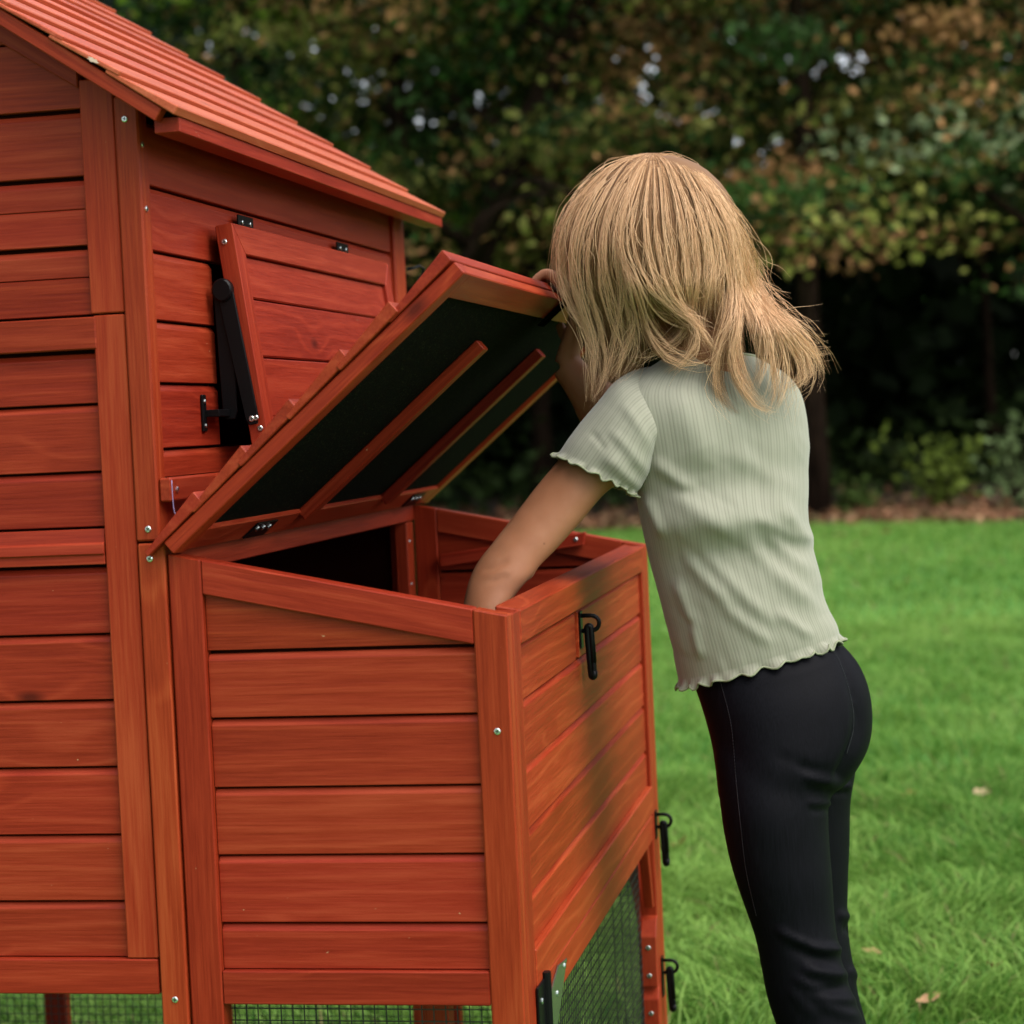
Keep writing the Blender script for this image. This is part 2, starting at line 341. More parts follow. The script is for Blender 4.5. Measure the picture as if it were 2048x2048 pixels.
# --- roof: lapped boards on both slopes, rake and eave fascia
cs, sn = math.cos(math.atan(0.678)), math.sin(math.atan(0.678)); LB = 0.0700
nb = int((0.061 - RIDGE_X) / cs / LB) + 1
Y0R, Y1R = -0.062, 1.163
for s in (1, -1):
    U = np.array([-cs * s, 0, sn]); Nn = np.array([sn * s, 0, cs])
    O = np.array([0.061 if s == 1 else 2 * RIDGE_X - 0.061, 0, 1.409 - 0.0095]) + U * 0.007
    for i in range(nb):
        u0, u1 = i * LB - 0.003, min((i + 1) * LB + 0.012, (0.061 - RIDGE_X) / cs)
        j0, j1 = RND.uniform(-0.002, 0.002), RND.uniform(-0.003, 0.003); dn = RND.uniform(-0.0006, 0.0006)
        ln = O + U * u0; up = O + U * u1
        sec = [ln + Nn * (0.0038 if i else 0.0), up + Nn * -0.0005, up + Nn * 0.0036, ln + Nn * (0.0096 + dn)]
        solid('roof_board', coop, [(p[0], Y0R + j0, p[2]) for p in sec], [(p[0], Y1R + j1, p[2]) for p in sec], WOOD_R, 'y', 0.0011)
    sec = [O + Nn * -0.0035 + U * 0.02, O + U * (0.061 - RIDGE_X) / cs + Nn * -0.0035, O + U * (0.061 - RIDGE_X) / cs + Nn * -0.0095, O + Nn * -0.0095 + U * 0.02]
    solid('roof_panel', coop, [(p[0], 0.0, p[2]) for p in sec], [(p[0], 1.14, p[2]) for p in sec], FELT, 'y', 0)
    for (ya, yb) in ((Y0R + 0.003, Y0R + 0.019), (Y1R - 0.019, Y1R - 0.003)):       # rake fascias
        a0 = O + U * 0.0125; a1 = O + U * ((0.061 - RIDGE_X) / cs - 0.012)
        sec = [a0 + Nn * -0.0008, a1 + Nn * -0.002, a1 + Nn * -0.0165, a0 + Nn * -0.0155]
        solid('rake_fascia', coop, [(p[0], ya, p[2]) for p in sec], [(p[0], yb, p[2]) for p in sec], WOOD, tuple(U), 0.001)
    xe = 0.0562 if s == 1 else 2 * RIDGE_X - 0.0562
    box('eave_fascia', coop, tuple(sorted((xe, xe - 0.027 * s))), (Y0R + 0.0195, Y1R - 0.002), (1.3875, 1.4026), WOOD, 'y', 0.0008)
RAW = plain('bare_split_wood', (0.62, 0.46, 0.36), 0.9)
g9 = np.random.default_rng(4); bv = [(-0.024, -0.0646, 1.4622)]
for k in range(14):
    a = 2 * math.pi * k / 14; r9 = g9.uniform(.35, 1.0); bv.append((-0.024 + .0068 * r9 * math.cos(a) + .001 * math.sin(a), -0.0646, 1.4622 + .0026 * r9 * math.sin(a) - .0040 * r9 * math.cos(a)))
mesh('bare_patch', bv, [(0, 1 + k, 1 + (k + 1) % 14) for k in range(14)], RAW, coop)
# --- flap over the window (hinged at its top edge, propped open), with stay and hinges
TH = math.atan2(0.031, 0.252)
FU = np.array([math.sin(TH), 0, -math.cos(TH)]); FN = np.array([math.cos(TH), 0, math.sin(TH)]); FO = np.array([0.003, 0, 1.3165])
def FP(u, n, y): q = FO + FU * u + FN * n; return (q[0], y, q[2])
def fbox(name, parent, u, n, y, mat, grain, bev=0.001):
    g = {'y': 'y', 'u': tuple(FU)}[grain]
    return solid(name, parent, [FP(u[0], n[0], y[0]), FP(u[1], n[0], y[0]), FP(u[1], n[1], y[0]), FP(u[0], n[1], y[0])],
                 [FP(u[0], n[0], y[1]), FP(u[1], n[0], y[1]), FP(u[1], n[1], y[1]), FP(u[0], n[1], y[1])], mat, g, bev)
flap = fbox('window_flap', coop, (0.01, 0.245), (0.003, 0.0065), (0.215, 0.922), WOOD, 'y', 0)
def mitre(y_out, y_in, w_, full):                           # side rails with mitred tops
    A = [FP(0.0, 0, y_out), FP(w_, 0, y_in), FP(full - w_, 0, y_in), FP(full, 0, y_out)]
    B = [FP(0.0, 0.021, y_out), FP(w_, 0.021, y_in), FP(full - w_, 0.021, y_in), FP(full, 0.021, y_out)]
    solid('side_rail', flap, A, B, WOOD, tuple(FU), 0.001)
mitre(0.21, 0.243, 0.034, 0.256); mitre(0.928, 0.895, 0.034, 0.256)
for (a, b_) in ((0.0, 0.034), (0.256, 0.222)):
    A = [FP(a, 0, 0.2112), FP(a, 0, 0.9268), FP(b_, 0, 0.8942), FP(b_, 0, 0.2442)]; B = [FP(a, 0.0205, 0.2112), FP(a, 0.0205, 0.9268), FP(b_, 0.0205, 0.8942), FP(b_, 0.0205, 0.2442)]
    solid('end_rail', flap, A, B, WOOD, 'y', 0.001)
for a, b_ in ((0.035, 0.083), (0.085, 0.151), (0.153, 0.221)):
    fbox('flap_plank', flap, (a, b_), (0.0072, 0.0155), (0.2445, 0.894), WOOD, 'y', 0.0016)
for y0 in (0.302, 0.735):
    hb = box('hinge', coop, (0.0, 0.0026), (y0, y0 + 0.056), (1.3205, 1.3375), BLACK, 'y', 0.0006)
    for q in (0.013, 0.043): screw(hb, (0.0028, y0 + q, 1.329), (1, 0, 0), 0.003)
screw(flap, np.array(FP(0.020, 0.0085, 0.2095)), (0, -1, 0)); screw(flap, np.array(FP(0.234, 0.0135, 0.2095)), (0, -1, 0)); screw(flap, np.array(FP(0.222, 0.0135, 0.2005)), (0, -1, 0), 0.0032)
# friction stay: two black arms on a round pivot
stay = solid('friction_stay', coop, [(0.012 + 0.012 * c, 0.195, 1.243 + 0.0135 * s_) for c, s_ in [(math.cos(a), math.sin(a)) for a in np.linspace(0, 2 * math.pi, 16, endpoint=False)]],
             [(0.012 + 0.012 * c, 0.208, 1.243 + 0.0135 * s_) for c, s_ in [(math.cos(a), math.sin(a)) for a in np.linspace(0, 2 * math.pi, 16, endpoint=False)]], BLACK, 'y', 0.002)
def bar(name, parent, a, b, wid, y0, y1, mat):              # flat bar in the x-z plane
    a, b = np.array(a), np.array(b); d = (b - a) / np.linalg.norm(b - a); n_ = np.array([-d[1], d[0]]) * wid / 2; e = d * wid * 0.4
    pl = [a - n_ * 0.7 - e, a - n_, b - n_ * 0.8, b - n_ * 0.5 + e, b + n_ * 0.5 + e, b + n_ * 0.8, a + n_, a + n_ * 0.7 - e]
    return solid(name, parent, [(p[0], y0, p[1]) for p in pl], [(p[0], y1, p[1]) for p in pl], mat, (d[0], 0, d[1]), 0.0008)
bar('stay_arm', stay, (0.014, 1.243), (0.0385, 1.098), 0.019, 0.2005, 0.2045, BLACK)
bar('stay_arm', stay, (0.010, 1.243), (0.012, 1.106), 0.021, 0.204, 0.2075, BLACK)
box('stay_plate', stay, (-0.0065, -0.0035), (0.158, 0.170), (1.085, 1.126), BLACK, 'z', 0.0008)
for z in (1.0915, 1.1185): screw(stay, (-0.0033, 0.164, z), (1, 0, 0), 0.0026)
box('stay_link', stay, (-0.004, 0.012), (0.166, 0.2042), (1.101, 1.109), BLACK, 'x', 0.0006)
screw(stay, (0.0385, 0.2002, 1.097), (0, -1, 0), 0.0034)
# hook on the far corner post
Vh, Fh = tube_v([(0.0, 1.15, 1.325), (0.008, 1.158, 1.326), (0.016, 1.165, 1.33), (0.022, 1.168, 1.326), (0.02, 1.168, 1.318), (0.014, 1.166, 1.312), (0.013, 1.166, 1.28)], 0.0021, 8)
mesh('hook', Vh, Fh, BLACK, coop, smooth=True)

# --- nest box
SL = -0.2083
def ztop(x): return 0.9602 + SL * x
W_ = 0.360
nest = box('nest_box_floor', coop, (0.006, 0.35), (0.02, 1.105), (0.49, 0.502), WOOD, 'y')
for (ya, yb, front) in ((0.0, 0.027, True), (1.0975, 1.123, False)):
    nm = 0.0 if front else 1.1
    prism('stile', coop, [(0.0035, 0.0), (0.0388, 0.0), (0.0388, ztop(0.0388)), (0.0035, ztop(0.0035))], 'y', ya, yb, WOOD_B, 'z', 0.0016)
    prism('stile', coop, [(0.3252, 0.0), (W_, 0.0), (W_, ztop(W_)), (0.3252, ztop(0.3252))], 'y', ya, yb, WOOD_B, 'z', 0.0016)
    prism('top_rail', coop, [(0.0392, ztop(0.0392)), (0.3248, ztop(0.3248)), (0.3248, ztop(0.3248) - 0.0362), (0.0392, ztop(0.0392) - 0.0362)], 'y', ya + 0.0006, yb, WOOD, (1, 0, SL), 0.0014)
    box('bottom_rail', coop, (0.0392, 0.3248), (ya + 0.0006, yb), (0.485, 0.5205), WOOD, 'x', 0.0014)
    yp = ya + 0.0075 if front else ya + 0.006
    for a, b_ in ((0.786, 0.855), (0.713, 0.786), (0.642, 0.713), (0.5705, 0.642), (0.5215, 0.5705)):
        plank_front(0.0393, 0.3247, a, b_, yp)
    xk = (0.9602 - 0.0355 - 0.8565) / -SL
    prism('plank', coop, [(0.0393, 0.8565), (xk, 0.8565), (0.0393, ztop(0.0393) - 0.0355)], 'y', yp + 0.0012, yp + 0.012, WOOD_B, 'x', 0.0005)
    prism('leak_blocker', coop, [(0.01, 0.503), (0.345, 0.503), (0.345, ztop(0.345) - 0.028), (0.01, ztop(0.01) - 0.028)], 'y', yp + 0.0122, yp + 0.0142, LEAKBLOCK, 'x', 0)  # added sheet behind the box end planks against light leaks
# outer long side
box('stile', coop, (W_ - 0.026, W_), (0.0275, 0.0705), (0.0, 0.8845), WOOD_B, 'z', 0.0016)
box('stile', coop, (W_ - 0.026, W_), (1.0545, 1.097), (0.0, 0.8845), WOOD_B, 'z', 0.0016)
prism('top_rail', coop, [(W_ + 0.001, 0.848), (W_ + 0.001, 0.884), (W_ - 0.026, 0.8896), (W_ - 0.026, 0.848)], 'y', 0.0712, 1.054, WOOD_B, bev=0.0016)
XO = W_ - 0.006
zo = [0.8478, 0.7865, 0.7155, 0.6485, 0.5805, 0.5265]
for b_, a in zip(zo[:-1], zo[1:]):
    if b_ > 0.84:
        plank_side(0.071, 0.4555, a, b_ + GAP - 0.0002, XO, mat=WOOD_B); plank_side(0.4785, 1.054, a, b_ + GAP - 0.0002, XO, mat=WOOD_B)
        box('latch_block', coop, (XO - 0.012, XO - 0.0035), (0.456, 0.478), (a, 0.8475), WOOD, 'z', 0.0008)
    else: plank_side(0.071, 1.054, a, b_, XO, mat=WOOD_B)
box('bottom_rail', coop, (W_ - 0.024, W_ + 0.0015), (0.0715, 1.0535), (0.4855, 0.526), WOOD_B, 'y', 0.0016)
box('nest_divider', coop, (0.02, 0.333), (0.70, 0.711), (0.502, 0.80), WOOD, 'x'); box('nest_divider', coop, (0.02, 0.333), (0.355, 0.366), (0.502, 0.70), WOOD, 'x')
box('leak_blocker', coop, (XO - 0.0145, XO - 0.0125), (0.06, 1.06), (0.503, 0.846), LEAKBLOCK, 'y', 0)  # same added light stop behind the outer side planks
bar_ = solid('lid_prop', coop, [(0.045, 1.0835, 0.8625), (0.268, 1.0835, 0.8885), (0.2725, 1.0835, 0.9085), (0.045, 1.0835, 0.882)], [(0.045, 1.0955, 0.8625), (0.268, 1.0955, 0.8885), (0.2725, 1.0955, 0.9085), (0.045, 1.0955, 0.882)], WOOD, (1, 0, 0.117))
screw(coop, (0.257, 1.083, 0.898), (0, -1, 0)); screw(coop, (0.0038, 1.062, 0.905), (1, 0, 0), 0.0028); screw(coop, (0.0038, 1.062, 0.84), (1, 0, 0), 0.0028)
# mesh door under the box: frame, wire mesh, hinge, braces
box('door_rail', coop, (W_ - 0.02, W_ + 0.0005), (0.128, 1.046), (0.4465, 0.4835), WOOD_B, 'y', 0.0014)
box('door_stile', coop, (W_ - 0.02, W_ - 0.0005), (0.128, 0.166), (0.03, 0.4462), WOOD_B, 'z', 0.0014)
box('door_rail', coop, (W_ - 0.02, W_ - 0.0005), (0.1665, 0.9345), (0.03, 0.068), WOOD_B, 'y', 0.0014)
for (z0, z1) in ((0.230, 0.305), (0.0, 0.211)):
    prism('leg_block', coop, [(1.022, z0), (1.0535, z0), (1.0535, z1 + 0.026), (1.04, z1 + 0.023), (1.022, z1)], 'x', W_ - 0.0225, W_ + 0.001, WOOD, 'z', 0.0012)
prism('bracket', coop, [(0.306, 0.446), (0.3375, 0.446), (0.3375, 0.25), (0.334, 0.25), (0.3325, 0.33), (0.326, 0.375), (0.316, 0.415)], 'y', 1.03, 1.05, WOOD, 'z', 0.0012)
for z in (0.289, 0.247, 0.19): screw(coop, (W_ - 0.011, 1.0215, z), (0, -1, 0), 0.0036)
prism('brace', coop, [(1.0, 0.446), (1.014, 0.446), (1.05, 0.345), (1.038, 0.345)], 'x', W_ - 0.016, W_ - 0.003, WOOD_B, (0, 0.3, -1), 0.001)
def wires(name, org, U, V, nu, nv, step, r=0.00055):
    """woven square wire mesh: every wire a thin four-sided rod"""
    org, U, V = np.array(org, float), np.array(U, float), np.array(V, float); Nn = np.cross(U, V); VV = []; FF = []
    def rod(a, b, A, B):
        i0 = len(VV)
        for p in (a, b):
            for (s, t_) in ((-1, -1), (1, -1), (1, 1), (-1, 1)): VV.append(p + A * r * s + B * r * t_)
        for j in range(4): FF.append((i0 + j, i0 + (j + 1) % 4, i0 + 4 + (j + 1) % 4, i0 + 4 + j))
    for i in range(nu + 1): rod(org + U * step * i, org + U * step * i + V * step * nv, U, Nn)
    for j in range(nv + 1): rod(org + V * step * j + Nn * r * 1.5, org + V * step * j + U * step * nu + Nn * r * 1.5, V, Nn)
    o = fast_mesh(name, np.array(VV), np.array(FF), WIRE, coop); o['kind'] = 'stuff'; return o
wires('wire_mesh', (W_ - 0.0205, 0.15, 0.05), (0, 1, 0), (0, 0, 1), 68, 32, 0.0127)
wires('wire_mesh', (0.03, 0.026, 0.03), (1, 0, 0), (0, 0, 1), 24, 36, 0.0127)
wires('wire_mesh', (0.03, 1.115, 0.03), (1, 0, 0), (0, 0, 1), 24, 36, 0.0127)
wires('wire_mesh', (XL + 0.03, 1.112, 0.03), (1, 0, 0), (0, 0, 1), 79, 36, 0.0127)
for (x0, x1) in ((-0.655, -0.62), (-0.372, -0.344), (0.115, 0.15)): box('mesh_post', coop, (x0, x1), (1.116, 1.14), (0.0, 0.49), WOOD, 'z')
for (x0, x1) in ((0.14, 0.172),): box('mesh_post', coop, (x0, x1), (0.46, 0.49), (0.0, 0.49), WOOD, 'z')
hp = box('hinge', coop, (W_ + 0.001, W_ + 0.004), (0.06, 0.098), (0.39, 0.488), BLACK, 'z', 0.0008)
Vh, Fh = tube_v([(W_ + 0.004, 0.104, 0.386), (W_ + 0.004, 0.104, 0.494)], 0.0058, 12); mesh('hinge_knuckle', Vh, Fh, BLACK, hp)
for z in (0.470, 0.43): screw(hp, (W_ + 0.0042, 0.076, z), (1, 0, 0), 0.0036)
pl = [(0.111, 0.38), (0.111, 0.4555), (0.19, 0.4785), (0.245, 0.4725)]
hl = prism('hinge_leaf', coop, pl, 'x', W_ + 0.001, W_ + 0.0032, GREENLIT_STEEL, 'y', 0.0004)
for (y, z) in ((0.225, 0.469), (0.172, 0.452), (0.128, 0.41)): screw(hl, (W_ + 0.0034, y, z), (1, 0, 0), 0.0034)
# hasps: plate with a staple loop
def hasp(x, y, z, h=0.046, s=1.0, nm='hasp'):
    p = box(nm, coop, (x, x + 0.0022), (y - 0.009, y + 0.009), (z - h, z), BLACK, 'z', 0.0006)
    a = np.linspace(-math.pi / 2, math.pi / 2, 9); pts = [(x + 0.001, y, z - 0.006)] + [(x + 0.014 + 0.010 * math.cos(t_), y, z - 0.0155 + 0.0095 * math.sin(t_)) for t_ in a[::-1]] + [(x + 0.001, y, z - 0.025)]
    V2, F2 = tube_v(pts, 0.0027, 8); mesh('staple', V2, F2, BLACK, p, smooth=True); return p
hasp(XO + 0.0005, 0.492, 0.843); hasp(W_ + 0.0005, 1.078, 0.4845, 0.042); hasp(W_ + 0.0005, 1.078, 0.262, 0.06)
# --- the open lid
LU = np.array([0.7643, 0, 0.6449]); LN = np.array([-0.6449, 0, 0.7643]); LO = np.array([0.017, 0, 0.961])
def LP(u, y, n): q = LO + LU * u + LN * n; return (q[0], y, q[2])
def lbox(name, parent, u, y, n, mat, grain, bev=0.0012):
    g = {'y': 'y', 'u': tuple(LU)}[grain]
    A = [LP(u[0], y[0], n[0]), LP(u[1], y[0], n[0]), LP(u[1], y[0], n[1]), LP(u[0], y[0], n[1])]; B = [LP(u[0], y[1], n[0]), LP(u[1], y[1], n[0]), LP(u[1], y[1], n[1]), LP(u[0], y[1], n[1])]
    return solid(name, parent, A, B, mat, g, bev)
lid = lbox('nest_box_lid', coop, (0.034, 0.386), (0.017, 1.128), (0.006, 0.0125), FELT, 'u', 0)
lbox('lid_rail', lid, (-0.002, 0.4185), (-0.015, 0.0195), (0.0, 0.0155), WOOD_B, 'u'); lbox('lid_rail', lid, (-0.002, 0.4185), (1.1105, 1.145), (0.0, 0.0155), WOOD_B, 'u')
lbox('lid_rail', lid, (0.3842, 0.418), (0.02, 1.11), (0.0004, 0.0155), WOOD_B, 'y'); lbox('lid_rail', lid, (0.0, 0.034), (0.02, 1.11), (0.0004, 0.0155), WOOD, 'y')
for y in (0.378, 0.775): lbox('lid_batten', lid, (0.03, 0.331), (y - 0.013, y + 0.013), (-0.009, 0.0055), WOOD, 'u')
st = [0.4148, 0.3402, 0.27, 0.1965, 0.1261, 0.056, -0.012]
for i in range(6):
    ub, ua = st[i] + 0.003, st[i + 1] - 0.012; dy = RND.uniform(-0.002, 0.002)
    sec = [(ua, 0.016), (ub, 0.018), (ub, 0.0325), (ua, 0.0215)]
    solid('lid_board', lid, [LP(u, -0.0185 + dy, n) for u, n in sec], [LP(u, 1.149 + dy, n) for u, n in sec], WOOD, 'y', 0.001)
for y0 in (0.20, 0.955):
    hg = lbox('hinge', lid, (0.004, 0.03), (y0, y0 + 0.075), (-0.0022, -0.0002), BLACK, 'y', 0.0004)
    for q in (0.015, 0.0375, 0.06): screw(hg, np.array(LP(0.02, y0 + q, -0.0026)), tuple(-LN), 0.0038)
sp = lbox('hasp_strap', lid, (0.374, 0.4215), (0.575, 0.612), (-0.003, -0.0004), RUBBER, 'u', 0.0006)
# clear vinyl strip over the hinge gap
pr = [(-0.0006, 1.036), (-0.0006, 1.02), (0.0004, 1.004), (0.004, 0.996), (0.012, 0.9905), (0.021, 0.995), (0.032, 1.007), (0.045, 1.02), (0.060, 1.046)]
pr = spline(pr, 24); V2 = []; F2 = []
for i, (x, z) in enumerate(pr):
    e = 0.004 if i < 15 else 0.004 + 0.02 * (i - 15) / 9
    for y in (-0.004 + e * 0.5, 1.10 - e): V2.append((x + 0.0136, y, z)); V2.append((x + 0.0144, y, z + 0.0004))
for i in range(len(pr) - 1):
    a = i * 4; b_ = a + 4; F2 += [(a, a + 2, b_ + 2, b_), (a + 1, b_ + 1, b_ + 3, a + 3), (a, b_, b_ + 1, a + 1), (a + 2, a + 3, b_ + 3, b_ + 2)]
vs = mesh('vinyl_strip', V2, F2, VINYL, coop, smooth=False)
ev_ = [(x + 0.014, -0.004 + (0.004 if i < 15 else 0.004 + 0.02 * (i - 15) / 9) * 0.5, z) for i, (x, z) in enumerate(pr)]
Ve, Fe = tube_v(ev_ + [(ev_[-1][0], 0.14, ev_[-1][2])], 0.0005, 6); mesh('strip_edge', Ve, Fe, VEDGE, vs, smooth=True)
# screws on posts
for p, n_ in (((-0.0146, -0.0034, 0.9860), (0, -1, 0)), ((-0.0146, -0.0034, 0.9552), (0, -1, 0)), ((-0.0125, -0.0034, 0.491), (0, -1, 0)), ((-0.0165, -0.0034, 1.4105), (0, -1, 0)),
              ((0.3452, -0.0003, 0.7675), (0, -1, 0)), ((0.0117, 0.018, 1.0255), (1, 0, 0)), ((-0.0022, 0.008, 1.318), (1, 0, 0)), ((-0.0022, 0.006, 1.384), (1, 0, 0))):
    screw(coop, p, n_)

# carabiners hang from the staples: things of their own
def carabiner(x, y, z, tilt, label):
    r = empty('carabiner', (x, y, z), label=label, cat='carabiner', group='black carabiners on the coop latches')
    ca, sa = math.cos(tilt), math.sin(tilt); L_ = 0.056; ww = 0.0024
    def q(v): return (x + v[0] * ca + v[1] * sa * 0 - v[2] * sa, y + v[1], z + v[0] * sa + v[2] * ca)
    a = np.linspace(0, math.pi, 8)
    top = [(ww * math.cos(t_), 0, 0.003 + ww * math.sin(t_)) for t_ in a]; bot = [(-ww * 0.8 * math.cos(t_), 0, -L_ - ww * 0.8 * math.sin(t_)) for t_ in a]
    V3, F3 = tube_v([q(v) for v in [(ww * 0.9, 0, -0.040)] + [(ww, 0, -0.012)] + top + [(-ww, 0, -0.03)] + bot + [(ww * 0.85, 0, -0.050)]], 0.0040, 10)
    mesh('body', V3, F3, BLACK, r, smooth=True)
    V3, F3 = tube_v([q((ww * 0.95, 0, -0.009)), q((ww * 0.9, 0, -0.052))], 0.0034, 8); mesh('gate', V3, F3, BLACK, r)
carabiner(XO + 0.0115, 0.492, 0.8185, 0.04, 'black carabiner clip hanging from the hasp on the nest box outer side')
carabiner(W_ + 0.0125, 1.078, 0.4605, 0.03, 'black carabiner clip hanging at the upper latch on the far leg beside the lawn')
carabiner(W_ + 0.0125, 1.078, 0.238, 0.04, 'black carabiner clip on the lowest latch of the far leg')
# ------------------------------------------------------------------ the girl
def p1(x, y, d): return P(x * K, y * K, d)                # coordinates read on a 1932 px view of the photograph
RT, UPV, FW = CR[:, 0], CR[:, 1], CR[:, 2]
def ring(L, R, dL, dR, tc, ta, n, p=2.0):
    """closed cross-section between two silhouette points, tc towards / ta away from the viewer side"""
    A, B = P(*L, dL), P(*R, dR); c = (A + B) / 2; a = (B - A) / 2; th = np.linspace(0, 2 * np.pi, n, endpoint=False)
    cs_, sn_ = np.cos(th), np.sin(th); e = 2 / p
    cx = np.sign(cs_) * np.abs(cs_) ** e; sx = np.sign(sn_) * np.abs(sn_) ** e
    b = np.where(sn_ >= 0, tc, ta)
    return c + np.outer(cx, a) + np.outer(sx * b, -FW)
def loft(keys, nrow, n, p=2.0):
    """keys: rows (Lx, Ly, Rx, Ry, dL, dR, tc, ta) in 2048 px"""
    Kk = spline(keys, nrow)
    return np.array([ring((k[0], k[1]), (k[2], k[3]), k[4], k[5], k[6], k[7], n, p) for k in Kk])
def grid_faces(m, n, cap=True):
    i = np.arange(m - 1)[:, None] * n; j = np.arange(n)[None]; j2 = (j + 1) % n
    F = np.stack([i + j, i + n + j, i + n + j2, i + j2], -1).reshape(-1, 4)
    return F
def k19(rows): return [(r[0] * K, r[1] * K, r[2] * K, r[3] * K) + tuple(r[4:]) for r in rows]

def skin_mat():
    m, t, b, N, L = newmat('skin'); tc = N.new('ShaderNodeTexCoord')
    n = N.new('ShaderNodeTexNoise'); n.inputs['Scale'].default_value = 22; n.inputs['Detail'].default_value = 5; L.new(tc.outputs['Object'], n.inputs['Vector'])
    r = ramp(N, [(0.3, (0.265, 0.106, 0.050)), (0.7, (0.345, 0.152, 0.080))]); L.new(n.outputs[0], r.inputs[0])
    v = node(N, 'ShaderNodeTexVoronoi', feature='F1'); v.inputs['Scale'].default_value = 26; L.new(tc.outputs['Object'], v.inputs['Vector'])
    vr = ramp(N, [(0.035, (1, 1, 1)), (0.05, (0, 0, 0))]); L.new(v.outputs['Distance'], vr.inputs[0])
    L.new(mixc(N, L, math_n(N, L, 'MULTIPLY', vr.outputs[0], 0.6), r.outputs[0], (0.16, 0.06, 0.035)), b.inputs['Base Color'])
    setp(b, Roughness=0.58); b.inputs['Specular IOR Level'].default_value = 0.25; b.inputs['Subsurface Weight'].default_value = 0.15; b.inputs['Subsurface Radius'].default_value = (0.01, 0.004, 0.002); b.inputs['Subsurface Scale'].default_value = 0.6
    f = N.new('ShaderNodeTexNoise'); f.inputs['Scale'].default_value = 600; L.new(tc.outputs['Object'], f.inputs['Vector'])
    bp = N.new('ShaderNodeBump'); bp.inputs['Strength'].default_value = 0.25; bp.inputs['Distance'].default_value = 0.0006; L.new(f.outputs[0], bp.inputs['Height']); L.new(bp.outputs[0], b.inputs['Normal'])
    return m
SKIN = skin_mat()
def knit_mat():
    """rib knit: ribs run along v of the UV map (metres)"""
    m, t, b, N, L = newmat('sage_rib_knit'); uv = N.new('ShaderNodeTexCoord'); sp_ = N.new('ShaderNodeSeparateXYZ'); L.new(uv.outputs['UV'], sp_.inputs[0])
    wob = N.new('ShaderNodeTexNoise'); wob.inputs['Scale'].default_value = 9; L.new(uv.outputs['Object'], wob.inputs['Vector'])
    u = math_n(N, L, 'ADD', sp_.outputs['X'], math_n(N, L, 'MULTIPLY', wob.outputs[0], 0.004))
    s1 = math_n(N, L, 'SINE', math_n(N, L, 'MULTIPLY', u, 2 * math.pi / 0.0044)); s2 = math_n(N, L, 'SINE', math_n(N, L, 'MULTIPLY', u, 2 * math.pi / 0.0132))
    rib = math_n(N, L, 'ADD', math_n(N, L, 'MULTIPLY_ADD', s1, 0.36, 0.5), math_n(N, L, 'MULTIPLY', s2, 0.14))
    st = math_n(N, L, 'SINE', math_n(N, L, 'MULTIPLY', sp_.outputs['Y'], 2 * math.pi / 0.0016))
    n = N.new('ShaderNodeTexNoise'); n.inputs['Scale'].default_value = 900; n.inputs['Detail'].default_value = 2; L.new(uv.outputs['Object'], n.inputs['Vector'])
    r = ramp(N, [(0.0, (0.190, 0.190, 0.143)), (0.20, (0.254, 0.254, 0.194)), (1.0, (0.288, 0.288, 0.223))]); L.new(rib, r.inputs[0])  # rib grooves darker: their shade put into the colour
    L.new(mixc(N, L, 0.10, r.outputs[0], n.outputs['Color'], 'MULTIPLY'), b.inputs['Base Color']); setp(b, Roughness=0.9); b.inputs['Specular IOR Level'].default_value = 0.15
    b.inputs['Sheen Weight'].default_value = 0.25
    h = math_n(N, L, 'ADD', rib, math_n(N, L, 'MULTIPLY', st, 0.12))
    bp = N.new('ShaderNodeBump'); bp.inputs['Strength'].default_value = 0.2; bp.inputs['Distance'].default_value = 0.0006; L.new(h, bp.inputs['Height']); L.new(bp.outputs[0], b.inputs['Normal'])
    return m
KNIT = knit_mat()
def legging_mat():
    m, t, b, N, L = newmat('black_stretch_rib'); tc = N.new('ShaderNodeTexCoord')
    mp = N.new('ShaderNodeMapping'); mp.inputs['Scale'].default_value = (700, 700, 25); L.new(tc.outputs['Object'], mp.inputs[0])
    n = N.new('ShaderNodeTexNoise'); n.inputs['Scale'].default_value = 1.0; L.new(mp.outputs[0], n.inputs['Vector'])
    r = ramp(N, [(0.3, (0.0014, 0.0014, 0.0026)), (0.75, (0.0036, 0.0036, 0.0058))]); L.new(n.outputs[0], r.inputs[0]); L.new(r.outputs[0], b.inputs['Base Color'])
    setp(b, Roughness=0.6); b.inputs['Specular IOR Level'].default_value = 0.07; b.inputs['Sheen Weight'].default_value = 0.0
    bp = N.new('ShaderNodeBump'); bp.inputs['Strength'].default_value = 0.3; bp.inputs['Distance'].default_value = 0.0005; L.new(n.outputs[0], bp.inputs['Height']); L.new(bp.outputs[0], b.inputs['Normal'])
    return m
LEGG = legging_mat()

girl = empty('person', (0.62, 0.53, 0.0), label='blond girl in sage green top and black leggings leaning into the open nest box', cat='person')

